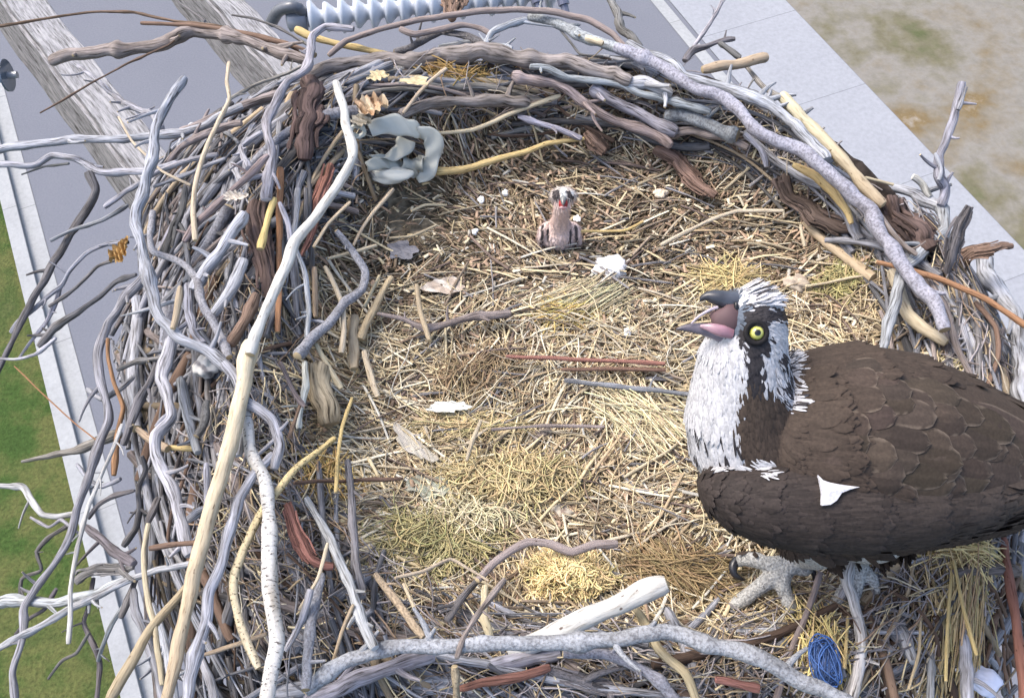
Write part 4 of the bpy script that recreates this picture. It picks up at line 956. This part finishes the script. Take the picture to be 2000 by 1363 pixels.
# ------------------------------------------------------------------ crumpled plastic scrap on the far left wall: bent bands
pc = PS(765,300,.05)
ps = empty('plastic_strap_bundle', pc, 'crumpled grey-green rubber straps with loops on the far left inner wall','strap')
def band(name, pts, wid, thick, col, zz, label=None, waxis=None):
    """pts: (px,py,height above surface), band of width wid (px) held across waxis"""
    P = np.array([PS(x,y,z+.022) for x,y,z in pts]); C = catmull(P, 30)
    T = nrm(np.gradient(C,axis=0)); wv = np.array(waxis or (0,.84,.45),float)
    Wv = nrm(wv - T*(T@wv)[:,None]); Nn = nrm(np.cross(T,Wv)); d=(C-CAM)@VV
    ww = (np.interp(np.linspace(0,1,30),np.linspace(0,1,len(wid)),wid)/2*d/F)[:,None]
    sec=[(-1,-1),(1,-1),(1,1),(-1,1)]
    ks=np.linspace(-1,1,7); tt=np.linspace(0,2,30)[:,None]+rng.uniform(0,5); cr=.0022
    thick=.0018; ww=ww*(1+.12*np.sin(tt*7))
    top=[C+Wv*ww*k+Nn*(thick/2+.0012*(1-k*k)+cr*np.sin(k*2.5+tt*9)) for k in ks]; bot=[C+Wv*ww*k+Nn*(-thick/2+.0012*(1-k*k)+cr*np.sin(k*2.5+tt*9)) for k in ks[::-1]]
    V=np.stack(top+bot,1); m_=14; i=np.arange(29)[:,None]*m_; j=np.arange(m_)[None]; j2=(j+1)%m_
    q=np.stack([i+j,i+j2,i+m_+j2,i+m_+j],-1).reshape(-1,4)
    capq=[[k,k+1,m_-2-k,m_-1-k] for k in range(6)]
    capq=np.array(capq); q=np.vstack([q,capq,capq+29*m_])
    mb=MB(); mb.add(V,q,None,None,col); o=mb.build(name,M['plastic'],ps)
    if label: tag(o,label)
    return o
gc=(.46,.465,.41); gd=(.32,.33,.295)
band('strap',[(722,254,.055),(745,246,.07),(770,244,.075),(800,250,.072),(820,256,.062)],[26,38,40,38,26],.004,gc,0)
band('strap_loop',[(684,256,.05),(690,247,.058),(706,248,.058),(712,258,.05),(702,266,.042),(686,264,.042),(683,257,.048)],[10,10,10,10],.003,gc,0)
band('strap_loop',[(812,258,.06),(838,264,.07),(848,285,.06),(842,315,.05),(832,340,.04),(815,352,.03)],[26,34,36,32,30,16],.004,gc,0,None,(1,.2,.1))
band('strap',[(722,304,.03),(760,306,.04),(785,292,.05),(795,272,.055)],[8,12,34,36],.004,gd,0,None,(.7,-.5,-.25))
band('strap',[(716,326,.035),(745,318,.035),(775,324,.03),(800,330,.03)],[22,24,24,20],.004,gd,0)
band('strap',[(796,345,.035),(806,322,.05),(826,305,.055)],[30,46,30],.004,gd,0,None,(.8,.5,.2))
blob('flap',762,342,84,38,.014,.05,(.45,.46,.42),'x','x',mat='plastic',rough=.06)
fo=bpy.data.objects['flap']; del fo['label']; del fo['category']; put(fo,ps)
# ------------------------------------------------------------------ birds
def tofull(pts): return pts
def ring_loft(mb, st):
    """st: (px, py, half-height px, half-depth m, view depth); rings stand perpendicular to the spine in the view plane"""
    st = np.array(st, float); n=len(st); m=28
    C = np.array([PD(a,b,d) for a,b,_,_,d in st]); 
    T = nrm(np.gradient(C,axis=0)); Bv = np.tile(VV,(n,1)); Bv = nrm(Bv - T*(T*Bv).sum(1,keepdims=True)); A = np.cross(T,Bv)
    ang=np.linspace(0,2*np.pi,m,endpoint=False)
    ru=(st[:,2]*st[:,4]/F)[:,None,None]; rv=st[:,3][:,None,None]
    V=C[:,None]+A[:,None]*ru*np.cos(ang)[None,:,None]+Bv[:,None]*rv*np.sin(ang)[None,:,None]
    V=np.vstack([V.reshape(-1,3), C[:1], C[-1:]])
    i=np.arange(n-1)[:,None]*m; j=np.arange(m)[None]; j2=(j+1)%m
    q=np.stack([i+j,i+j2,i+m+j2,i+m+j],-1).reshape(-1,4)
    a=np.arange(m); b_=(a+1)%m
    t0=np.stack([b_,a,np.full(m,n*m)],-1); t1=np.stack([a+(n-1)*m,b_+(n-1)*m,np.full(m,n*m+1)],-1)
    mb.add(V,q,np.vstack([t0,t1]))
def limb(mb, pts, sides=14, n=24):
    """pts: (x,y,z,r) world"""
    p=np.array(pts,float); C=catmull(p,n)
    tubes(mb,C[None,:,:3],np.maximum(C[None,:,3],.0008),sides,np.array([[.5,.5,.5]]),ref=np.array([.3,.25,.2]))
def ell(mb,c,rad,n1=16,n2=24,ax=None):
    u=np.linspace(0,math.pi,n1); v=np.linspace(0,2*math.pi,n2,endpoint=False); U,W_=np.meshgrid(u,v,indexing='ij')
    E=np.array(ax if ax is not None else [VR,VU,VV])
    V=np.array(c)+(np.sin(U)*np.cos(W_)*rad[0])[...,None]*E[0]+(np.sin(U)*np.sin(W_)*rad[1])[...,None]*E[1]+(np.cos(U)*rad[2])[...,None]*E[2]
    i=np.arange(n1-1)[:,None]*n2; j=np.arange(n2)[None]; j2=(j+1)%n2
    mb.add(V,np.stack([i+j,i+n2+j,i+n2+j2,i+j2],-1).reshape(-1,4))
def fuse(mb, name, voxel, smooth=3):
    """one continuous skin out of overlapping volumes"""
    me=mb.mesh('tmp'); o=bpy.data.objects.new('tmp',me); COL.objects.link(o)
    r=o.modifiers.new('r','REMESH'); r.mode='VOXEL'; r.voxel_size=voxel; r.use_smooth_shade=True
    s_=o.modifiers.new('s','SMOOTH'); s_.factor=.5; s_.iterations=smooth
    dg=bpy.context.evaluated_depsgraph_get(); dg.update()
    m2=bpy.data.meshes.new_from_object(o.evaluated_get(dg)); bpy.data.objects.remove(o)
    m2.name=name
    return m2
def vco(me):
    a=np.empty(len(me.vertices)*3,'f'); me.vertices.foreach_get('co',a); return a.reshape(-1,3).astype(float)
def setcol(me,c):
    ca=me.color_attributes.get('Col') or me.color_attributes.new('Col','FLOAT_COLOR','POINT')
    ca.data.foreach_set('color',np.concatenate([c,np.ones((len(c),1))],1).astype('f').ravel())
def inpoly(x,y,poly):
    poly=np.array(poly,float); r=np.zeros(len(x),bool); n=len(poly)
    for i in range(n):
        x1,y1=poly[i]; x2,y2=poly[(i+1)%n]
        c=((y1>y)!=(y2>y)); 
        with np.errstate(divide='ignore',invalid='ignore'): xi=(x2-x1)*(y-y1)/(y2-y1+1e-12)+x1
        r^=(c&(x<xi))
    return r
def facetri(me):
    me.calc_loop_triangles(); t=np.empty(len(me.loop_triangles)*3,'i'); me.loop_triangles.foreach_get('vertices',t); return t.reshape(-1,3)
def sample(me,N):
    V=vco(me); T=facetri(me); a,b_,c=V[T[:,0]],V[T[:,1]],V[T[:,2]]
    nn=np.cross(b_-a,c-a); ar=np.linalg.norm(nn,axis=1); k=rng.choice(len(T),N,p=ar/ar.sum())
    r1=np.sqrt(rng.random(N)); r2=rng.random(N)
    return a[k]*(1-r1)[:,None]+b_[k]*(r1*(1-r2))[:,None]+c[k]*(r1*r2)[:,None], nrm(nn[k])
def feathers(mb, P, Nn, D, L, W, lift, C, edge=None, off=.001, stiff=.25):
    """small curved vane per feather; D = lie of the feather"""
    N=len(P); D=nrm(D-Nn*(D*Nn).sum(1,keepdims=True)); Sd=np.cross(Nn,D)
    ts=np.array([0,.3,.6,.85,1.0]); ws=np.array([.45,.9,1.0,.72,.12])
    rows=[]; cr=[]
    for t,w_ in zip(ts,ws):
        ctr=P+D*(L*t)[:,None]+Nn*(off+lift*L*t*(1-stiff*t))[:,None]
        for k in (-1,0,1):
            rows.append(ctr+Sd*(W*w_*k)[:,None]+Nn*((-.18 if k else .10)*W)[:,None])
            cc=C*(1.0 if t<.8 else 1.0)
            if edge is not None and (t>.8 or k): cc=cc*(1-.6*(t>.8))+edge*(.6*(t>.8)) if k==0 else cc*(1-(.22+.6*(t>.8)))+edge*(.22+.6*(t>.8))
            cr.append(cc)
    V=np.stack(rows,1); Cc=np.stack(cr,1)
    q=[]
    for i in range(4):
        for k in range(2): q.append([i*3+k,i*3+k+1,i*3+k+4,i*3+k+3])
    q=np.array(q); F4=(q[None]+(np.arange(N)*15)[:,None,None]).reshape(-1,4)
    mb.add(V,F4,None,None,Cc.reshape(-1,3))

# ---------------- the adult
osp = empty('osprey', PD(1560,1130,1.33), 'large brown and white bird of prey with open beak, standing on the near rim', 'bird')
bmb = MB()
ring_loft(bmb,[(1392,938,18,.02,1.17),(1410,932,58,.055,1.175),(1445,925,105,.085,1.178),(1500,900,160,.108,1.18),(1570,880,191,.122,1.18),(1650,873,203,.128,1.18),(1740,882,196,.122,1.185),
 (1830,893,173,.108,1.195),(1920,905,142,.092,1.21),(2010,912,104,.072,1.225),(2100,914,68,.048,1.24),(2190,916,34,.025,1.26),(2220,916,10,.01,1.265)])
ring_loft(bmb,[(1478,566,22,.018,1.09),(1474,580,50,.034,1.09),(1468,612,66,.046,1.093),(1464,645,73,.05,1.10),(1452,690,84,.055,1.11),(1448,745,94,.062,1.125),(1446,800,106,.07,1.14),(1452,850,108,.08,1.155),(1475,900,104,.085,1.17),(1510,950,80,.07,1.18)])
def PDr(x,y,d,rpx): p=PD(x,y,d); return (*p, rpx*d/F)
def PSr(x,y,off,rpx): p=PS(x,y,off-.007); d=(p-CAM)@VV; return (*p, rpx*d/F)
# thighs, shanks and toes
F1 = PSr(1512,1128,.045,26)
ell(bmb,PD(1600,1052,1.235),(.060,.036,.05)); ell(bmb,PD(1690,1054,1.235),(.055,.032,.05))
limb(bmb,[PDr(1625,1045,1.23,48),PDr(1600,1082,1.27,30),PSr(1566,1092,.080,20),PSr(1530,1112,.062,19)])
limb(bmb,[PSr(1545,1104,.065,19),PSr(1505,1130,.054,18),PSr(1475,1152,.042,15),PSr(1452,1170,.030,15.5),PSr(1436,1181,.024,13),PSr(1428,1187,.02,8)])
limb(bmb,[PSr(1532,1110,.060,18),PSr(1528,1140,.048,16),PSr(1536,1165,.034,14.5),PSr(1544,1186,.026,14),PSr(1549,1198,.02,9)])
limb(bmb,[PSr(1535,1100,.068,17),PSr(1500,1100,.072,15),PSr(1472,1092,.066,16),PSr(1450,1092,.058,14),PSr(1440,1102,.05,9)])
limb(bmb,[PSr(1545,1100,.065,17),PSr(1568,1112,.060,13.5),PSr(1580,1108,.054,12),PSr(1586,1110,.05,7)])
limb(bmb,[PDr(1695,1048,1.24,42),PSr(1686,1090,.085,16),PSr(1676,1116,.056,14)])
limb(bmb,[PSr(1678,1110,.06,14),PSr(1652,1146,.042,12.5),PSr(1636,1170,.03,12),PSr(1624,1186,.022,8)])
limb(bmb,[PSr(1680,1110,.06,14),PSr(1673,1150,.042,12),PSr(1668,1180,.022,8)])
limb(bmb,[PSr(1680,1105,.06,14),PSr(1703,1130,.048,12),PSr(1712,1160,.026,8)])
body = fuse(bmb,'body',.0028,2)
WHITE=np.array([.44,.44,.455]); BROWN=np.array([.044,.032,.025]); DARK=np.array([.022,.020,.022]); SLATE=np.array([.10,.12,.15])
throat=[(1362,655),(1400,662),(1430,655),(1448,668),(1462,700),(1452,735),(1444,790),(1438,830),(1450,880),(1455,905),(1500,905),(1495,930),(1440,925),(1370,950),(1300,900),(1300,700)]
crown=[(1436,584),(1446,540),(1500,540),(1530,600),(1512,612),(1492,598),(1468,598),(1448,603)]
nape=[(1492,630),(1515,625),(1560,640),(1560,700),(1553,770),(1566,792),(1545,800),(1520,765),(1500,745),(1488,718),(1493,690),(1498,665)]
def bcol(x,y,jit=0):
    if jit: x=x+rng.normal(0,jit,len(x)); y=y+rng.normal(0,jit*1.6,len(y))
    n=len(x); c=np.tile(BROWN,(n,1))
    top=sst(1000,720,y)[:,None]; c=c*(1-top)+np.array([.052,.038,.029])*top
    face=inpoly(x,y,[(1400,560),(1470,590),(1510,600),(1530,620),(1512,640),(1506,690),(1498,760),(1462,760),(1458,700),(1440,665),(1400,660)])
    c[face]=DARK*1.3
    cere=inpoly(x,y,[(1410,575),(1450,575),(1452,620),(1440,655),(1415,650)]); c[cere]=SLATE
    for pl in (throat,crown,nape): c[inpoly(x,y,pl)]=WHITE
    return c
V=vco(body); px_,py_,dd=proj(V); c=bcol(px_,py_,2)
foot=(py_>1078); c[foot]=np.array([.37,.365,.34]); 
setcol(body,c); body.materials.append(M['feather']); body.materials.append(M['skin'])
fi=np.array([all(foot[v] for v in p.vertices) for p in body.polygons]); body.polygons.foreach_set('material_index',fi.astype('i'))
bo=bpy.data.objects.new('body',body); COL.objects.link(bo); put(bo,osp)
def flow(P,x,y):
    """lie of the plumage: away from the beak on the head, down the neck, back along the body"""
    hx,hy=x-1415,y-612; hn=np.hypot(hx,hy)+1; a=np.stack([hx/hn,hy/hn],1)
    dn=np.stack([np.full(len(x),.12),np.ones(len(x))],1); bk=np.stack([np.ones(len(x)),.16+0*(y)],1)
    wn=sst(660,740,y)[:,None]; d=a*(1-wn)+dn*wn
    wb=np.maximum(sst(1475,1580,x)*sst(720,790,y), sst(1530,1580,x))[:,None]; d=d*(1-wb)+bk*wb
    return VR*d[:,:1]-VU*d[:,1:]
P,Nn=sample(body,30000); x,y,_=proj(P); ok=(y<1078)&~((x<1450)&(y>590)&(y<668)&(x<1440))&~((x>1650)&(y>735)&(y<960)&((P-CAM)@VV<1.17)); P,Nn,x,y=P[ok],Nn[ok],x[ok],y[ok]; n=len(P)
C=bcol(x,y,4)*rng.uniform(.82,1.15,(n,1))
iswhite=C.mean(1)>.4
head=sst(760,620,y)
L=np.where(x>1570, .034, .016)*rng.uniform(.8,1.25,n)*(1-.5*head)
# dark shaft streaks on the lower breast
st_=iswhite&(y>815)&(x<1475)&(rng.random(n)<.07); C[st_]=DARK; L[st_]*=1.5
fm=MB(); feathers(fm,P,Nn,flow(P,x,y)+rng.normal(0,.10,(n,3)),L,np.where(st_,.0016,L*np.where(iswhite,.12,.22)),np.where(st_,.10,np.where(iswhite,.015,.04)),C,off=.0004)
# shaggy nape and crest
P2,N2=sample(body,60000); x2,y2,_=proj(P2); k=(inpoly(x2,y2,[(1515,690),(1545,690),(1553,760),(1564,785),(1546,802),(1515,770)])|inpoly(x2,y2,[(1440,560),(1500,560),(1512,600),(1470,592)]))
k=np.where(k)[0][:600]; P2,N2,x2,y2=P2[k],N2[k],x2[k],y2[k]; n2=len(k)
C2=np.where((rng.random(n2)<.52)[:,None],WHITE,DARK*1.6)*rng.uniform(.85,1.1,(n2,1)); C2[(y2<612)&(rng.random(n2)<.8)]=WHITE
feathers(fm,P2,N2,flow(P2,x2,y2)+VR*.5+rng.normal(0,.16,(n2,3)),rng.uniform(.010,.018,n2)*np.where(y2<600,1.5,1),np.full(n2,.0015),np.full(n2,.25),C2,off=.001)
fo=fm.build('small_plumage',M['feather'],osp)

# layered scapular and covert feathers of the back
from mathutils.bvhtree import BVHTree
bvh=BVHTree.FromPolygons([Vector(v) for v in vco(body)],[tuple(t) for t in facetri(body)])
def onbody(x,y,tree):
    r=rayd(x,y); h=tree.ray_cast(Vector(CAM),Vector(r).normalized())
    return (np.array(h[0]),np.array(h[1])) if h[0] else (None,None)
lay=MB(); recs=[]
for row,(x0,y0,x1,y1,cnt) in enumerate([(1610,742,2080,888,10),(1590,778,2080,905,10),(1580,820,2090,920,11),(1590,860,2060,940,11),(1610,900,2050,955,10),(1640,935,2050,975,9),(1620,712,2060,868,9)]):
    for i in range(cnt):
        t=i/(cnt-1); x=x0+(x1-x0)*t+rng.normal(0,15); y=y0+(y1-y0)*t+rng.normal(0,8)
        recs.append((x,y,t))
recs.sort(key=lambda r:-r[0])
for x,y,t in recs:
    p,nn=onbody(x,y,bvh)
    if p is None: continue
    if nn@VV>0: nn=-nn
    Lf=(.062+.075*t)*rng.uniform(.8,1.2); Wf=(.0185+.006*t)*rng.uniform(.85,1.15)
    D=VR*1-VU*(.10+.16*t)+rng.normal(0,.05,3)
    cb=np.array([.052,.038,.029])*rng.uniform(.72,1.25)*np.array([1,rng.uniform(.96,1.04),rng.uniform(.94,1.08)])
    # broad rounded vane with a raised shaft, fine pale rim
    Dn=nrm(D-nn*(D@nn)); Sd=np.cross(nn,Dn); ns,nw=13,9
    Vv=[];Cv=[]
    for a in np.linspace(0,1,ns):
        wv=Wf*min(1,.5+1.6*a)*math.sqrt(max(0,1-max(0,(a-.55)/.45)**2.4))+.0002
        for b_ in np.linspace(-1,1,nw):
            q=p+Dn*(Lf*a)+Sd*(wv*b_)+nn*(.0012+.0034*math.sin(min(a,.9)*1.6)*(a**.7)-.0012*b_*b_)
            # follow the curve of the body
            h=bvh.find_nearest(Vector(q)); 
            dist=(q-np.array(h[0]))@nn
            q=q+nn*(np.clip(.0010+.0040*a-.0010*b_*b_,0,1)-dist)
            rim=(abs(b_)>.93 or a>.955); 
            Vv.append(q); Cv.append(np.array([.125,.098,.075]) if rim and rng.random()<.7 else cb*(.9+.16*(abs(b_)<.2))*(1+.06*math.sin(a*60+b_*9)))
    i=np.arange(ns-1)[:,None]*nw; j=np.arange(nw-1)[None]
    lay.add(np.array(Vv),np.stack([i+j,i+j+1,i+nw+j+1,i+nw+j],-1).reshape(-1,4),None,None,np.array(Cv))
lo_=lay.build('back_feathers',M['feather'],osp); tag(lo_,'overlapping brown back feathers with fine pale rims')

# folded near wing, shoulder to tip
wm=MB()
ring_loft(wm,[(1368,940,9,.008,1.125),(1376,944,26,.02,1.12),(1396,953,46,.032,1.115),(1432,968,64,.040,1.108),(1490,980,80,.045,1.10),(1570,990,88,.047,1.097),(1660,993,87,.047,1.097),(1760,990,80,.046,1.105),
 (1860,978,70,.042,1.12),(1960,962,56,.036,1.14),(2060,948,42,.030,1.165),(2160,940,28,.022,1.19),(2260,936,12,.012,1.215),(2300,935,4,.005,1.225)])
wing=fuse(wm,'wing',.0035,2)
V=vco(wing); x,y,_=proj(V); wc=np.tile(np.array([.032,.025,.022]),(len(V),1)); setcol(wing,wc); wing.materials.append(M['feather'])
wo=bpy.data.objects.new('wing',wing); COL.objects.link(wo); put(wo,osp); tag(wo,'smooth dark brown folded wing')
P,Nn=sample(wing,5200); x,y,_=proj(P); n=len(P)
t=sst(1380,2100,x)
C=(np.array([.030,.0235,.021])[None]*(1-t[:,None])+np.array([.046,.036,.03])[None]*t[:,None])*rng.uniform(.72,1.25,(n,1))
L=(.016+.04*t)*rng.uniform(.8,1.2,n)
D=VR*1+VU*(.02+.06*t)[:,None]+rng.normal(0,.07,(n,3)); D=D-VU*(sst(1440,1370,x)*.2)[:,None]
wf=MB(); feathers(wf,P,Nn,D,L,L*.30,np.full(n,.015),C,edge=C*1.2,off=.0003); wfo=wf.build('wing_feathers',M['feather'],wo)
# flight feathers and tail, running out past the right edge
tl=MB()
for k in range(7):
    c0=PD(1990,915+k*9,1.20+.004*k); c1=PD(2380,905+k*16,1.30); C_=catmull([c0,(c0+c1)/2+np.array([0,0,.01]),c1],20)
    tubes(tl,C_[None],(np.array([.012]*16+[.011,.009,.006,.002]))[None],12,np.array([[.065,.05,.04]])*rng.uniform(.8,1.2),flat=.16)
tag(tl.build('tail',M['feather'],osp),'barred dark brown tail feathers')
tl=MB()
for k in range(6):
    c0=PD(1930,960+k*6,1.115+.004*k); c1=PD(2330+k*12,955+k*7,1.24); C_=catmull([c0,(c0+c1)/2,c1],20)
    tubes(tl,C_[None],(np.array([.010]*17+[.008,.005,.002]))[None],12,np.array([[.055,.042,.034]])*rng.uniform(.8,1.2),flat=.18)
tl.build('flight_feathers',M['feather'],wo)
# white belly feathers showing in the notch above the wing
wb=MB(); wbv=BVHTree.FromPolygons([Vector(v) for v in vco(wing)],[tuple(t) for t in facetri(wing)])
nt_=[(1594,926),(1604,936),(1622,942),(1646,946),(1674,949),(1655,954),(1640,960),(1630,975),(1618,983),(1601,985),(1602,965),(1599,945)]
pts=[]; 
for (x,y) in nt_+[(1616,958)]:
    p,nn=onbody(x,y,wbv); 
    pts.append(p-VV*.0075 if (x,y)!=(1616,958) else p-VV*.010)
m_=len(nt_); Vt=pts+[p+VV*.006 for p in pts[:m_]]
tri=[[i,(i+1)%m_,m_] for i in range(m_)]; qd=[[i,(i+1)%m_,m_+1+(i+1)%m_,m_+1+i] for i in range(m_)]
wb.add(np.array(Vt),qd,tri,None,(.50,.50,.53)); tag(wb.build('belly_patch',M['feather'],osp,False),'pointed white patch showing above the wing')

# white breast tufts over the bend of the wing
tf=MB(); qx=np.concatenate([rng.uniform(1385,1450,50),rng.normal(1486,9,34),rng.uniform(1480,1512,12)]); qy=np.concatenate([924-(qx[:50]-1385)*.22+rng.normal(0,3,50),rng.normal(908,9,34),928+rng.normal(0,2,12)])
PP=[];NN=[]
for a_,b_ in zip(qx,qy):
    p,nn=onbody(a_,b_,wbv)
    p2,n2_=onbody(a_,b_,bvh)
    if p is None or (p2 is not None and (p2-CAM)@VV<(p-CAM)@VV): p,nn=p2,n2_
    if p is None: continue
    if nn@VV>0: nn=-nn
    PP.append(p);NN.append(nn)
PP=np.array(PP);NN=np.array(NN);k_=len(PP)
feathers(tf,PP,NN,VR*.9-VU*.55+rng.normal(0,.25,(k_,3)),rng.uniform(.008,.015,k_),np.full(k_,.0011),np.full(k_,.12),WHITE*rng.uniform(.75,1.1,(k_,1)),off=.0022)
tag(tf.build('breast_tufts',M['feather'],osp),'white breast tufts lying over the bend of the wing')

# eye
def eye(px,py,d,side,r=.0092):
    c=PD(px,py,d); ax_=nrm(-VV*side+VR*-.05); mb=MB(); n1,n2=26,28
    u=np.linspace(0,math.pi,n1); v=np.linspace(0,2*math.pi,n2,endpoint=False); U,W_=np.meshgrid(u,v,indexing='ij')
    A=nrm(np.cross(ax_,[0,0,1.0])); B=np.cross(ax_,A)
    V=c+r*(np.cos(U)[...,None]*ax_+(np.sin(U)*np.cos(W_))[...,None]*A+(np.sin(U)*np.sin(W_))[...,None]*B)
    cc=np.zeros((n1*n2,3)); uu=U.ravel(); cc[:]=(.015,.013,.013); cc[uu<1.15]=(.36,.36,.06); cc[uu<.98]=(.50,.50,.13); cc[uu<.48]=(.004,.004,.004)
    i=np.arange(n1-1)[:,None]*n2; j=np.arange(n2)[None]; j2=(j+1)%n2
    mb.add(V,np.stack([i+j,i+n2+j,i+n2+j2,i+j2],-1).reshape(-1,4),None,None,cc)
    return mb
p,nn=onbody(1477,650,bvh); ed=float((p-CAM)@VV)
tag(eye(1477,650,ed+.0035,1).build('eye',M['eye'],osp),'round yellow eye with black pupil')
eye(1477,650,1.10+(1.10-ed)-.004,-1).build('eye',M['eye'],osp)
mb=MB(); ang=np.linspace(0,2*np.pi,25)
c=PD(1477,650,ed-.001); P=np.array([c+.0125*(VR*math.cos(a)+VU*math.sin(a)) for a in ang]); tubes(mb,P[None],np.full((1,25),.0032),8,np.array([[.012,.011,.012]])); mb.build('eyelid',M['feather'],osp)
# beak
def horn(pts,c0,c1,name,flat=.8,label=None,parent=None,mat='horn'):
    p=np.array([(*PD(x,y,d),r*d/F) for x,y,r,d in pts]); C=catmull(p,26); mb=MB()
    tubes(mb,C[None,:,:3],np.maximum(C[None,:,3],.0006),16,np.array([c0]),np.array([c1]),flat=flat,ref=VV)
    o=mb.build(name,M[mat],parent or osp); 
    if label: tag(o,label)
    return o
horn([(1462,592,30,1.088),(1442,590,24,1.08),(1420,586,19,1.076),(1398,581,15,1.074),(1382,579,10,1.074),(1371,583,5,1.074),(1367,588,1.5,1.074)],(.09,.10,.125),(.018,.018,.022),'upper_beak',1.0,'dark hooked upper beak raised wide open')
horn([(1440,655,22,1.088),(1415,652,19,1.08),(1388,646,14,1.077),(1358,641,10,1.075),(1335,641,6,1.075),(1321,643,1.5,1.075)],(.30,.25,.30),(.045,.042,.055),'lower_beak',.75,'dark-tipped lower beak')
horn([(1452,626,34,1.085),(1430,624,33,1.072),(1410,622,27,1.070),(1396,616,14,1.072),(1388,612,4,1.074)],(.06,.036,.038),(.12,.075,.08),'mouth_lining',.7,'brownish pink inside of the open mouth',None,'matte')
horn([(1430,650,12,1.064),(1408,646,12,1.060),(1388,640,9,1.062),(1368,637,3,1.066)],(.26,.13,.155),(.33,.21,.25),'tongue',.6,'pale pink tongue')
horn([(1402,600,3,1.068),(1385,606,3,1.067),(1365,618,2.5,1.067),(1350,632,1.5,1.069)],(.42,.36,.40),(.38,.33,.38),'beak_edge',.8,'pale edge of the gape')
mb=MB(); c=PD(1438,598,1.062); ell(mb,c,(.0028,.0055,.003)); mb.c=[np.tile((.01,.01,.012),(len(mb.v[0]),1))]; mb.build('nostril',M['horn'],osp)
# talons
def talon(pts):
    p=np.array([PSr(*q) for q in pts]); C=catmull(p,16); mb=MB(); tubes(mb,C[None,:,:3],np.maximum(C[None,:,3],.0005),10,np.array([[.02,.02,.024]])); mb.build('talon',M['horn'],osp)
talon([(1440,1092,.055,9),(1432,1104,.052,9),(1434,1120,.046,7),(1448,1130,.04,4),(1458,1132,.034,1)])
talon([(1429,1190,.020,7),(1422,1200,.010,4),(1420,1208,0,1)])
talon([(1550,1203,.020,7),(1553,1213,.010,4),(1552,1220,0,1)])
talon([(1584,1110,.05,7),(1590,1122,.042,5),(1588,1134,.03,1)])
talon([(1623,1187,.02,6),(1618,1196,.01,4),(1616,1202,0,1)])

# ---------------- the chick
chk = empty('osprey_chick', PS(1092,470,0), 'small pinkish grey downy chick begging with wide open red beak', 'bird')
cb=MB()
ell(cb,PD(1092,458,1.78),(.033,.034,.045)); ell(cb,PD(1090,470,1.79),(.040,.022,.05))
limb(cb,[PDr(1092,455,1.765,27),PDr(1094,435,1.735,18),PDr(1096,415,1.70,15.5),PDr(1098,400,1.675,17),PDr(1100,389,1.67,18)])
ell(cb,PD(1100,384,1.675),(.026,.018,.028))
limb(cb,[PDr(1072,440,1.755,9),PDr(1062,446,1.75,9),PDr(1057,462,1.755,8),PDr(1055,478,1.775,6)]); limb(cb,[PDr(1114,440,1.755,9),PDr(1124,446,1.75,9),PDr(1128,462,1.755,8),PDr(1132,476,1.775,6)])
cbody=fuse(cb,'body',.0024,2)
def ccol(x,y):
    n=len(x); c=np.tile(np.array([.66,.52,.47]),(n,1))
    lo=sst(452,470,y)[:,None]; c=c*(1-lo)+np.array([.56,.45,.42])*lo
    top=y<392; c[top]=(.50,.44,.40)
    for pl in ([(1080,372),(1092,370),(1094,386),(1088,389),(1079,388)],[(1106,374),(1112,372),(1124,386),(1118,391),(1110,388)],[(1057,440),(1063,436),(1061,476),(1055,478)],[(1067,442),(1072,450),(1073,474),(1068,472)],[(1122,438),(1128,444),(1129,476),(1124,474)],[(1112,450),(1117,444),(1116,474),(1111,472)]):
        c[inpoly(x,y,pl)]=(.07,.06,.06)
    c[inpoly(x,y,[(1094,366),(1106,366),(1105,388),(1095,388)])]=(.62,.62,.58)
    c[inpoly(x,y,[(1113,371),(1120,373),(1122,382),(1115,379)])]=(.66,.64,.60)
    return c
V=vco(cbody); x,y,_=proj(V); setcol(cbody,ccol(x,y)); cbody.materials.append(M['feather'])
co_=bpy.data.objects.new('body',cbody); COL.objects.link(co_); put(co_,chk)
P,Nn=sample(cbody,3000); x,y,_=proj(P); n=len(P)
dfl=-VU*1.0+rng.normal(0,.3,(n,3)); cf=MB(); feathers(cf,P,Nn,dfl,rng.uniform(.005,.010,n),np.full(n,.0006),np.full(n,.35),ccol(x,y)*rng.uniform(.8,1.2,(n,1)),off=.0002)
cf.build('down',M['feather'],chk)
def csp(name,x,y,d,rx,ry,rz,col,mat='horn',label=None):
    mb=MB(); ell(mb,PD(x,y,d),(rx,ry,rz)); mb.c=[np.tile(col,(len(mb.v[0]),1))]; o=mb.build(name,M[mat],chk); 
    if label: tag(o,label)
    return o
csp('mouth',1100,398,1.652,.0085,.0115,.006,(.30,.035,.035),'skin','open red mouth')
csp('lower_beak',1099,406,1.648,.008,.003,.004,(.55,.33,.32),'skin')
horn([(1100,380,9,1.66),(1100,388,7,1.652),(1100,395,4.5,1.646),(1100,401,1.5,1.642)],(.30,.31,.30),(.06,.06,.06),'upper_beak',.9,None,chk)
csp('eye',1087,386,1.655,.0032,.0032,.003,(.01,.01,.01),'eye'); csp('eye',1114,386,1.655,.0032,.0032,.003,(.01,.01,.01),'eye')
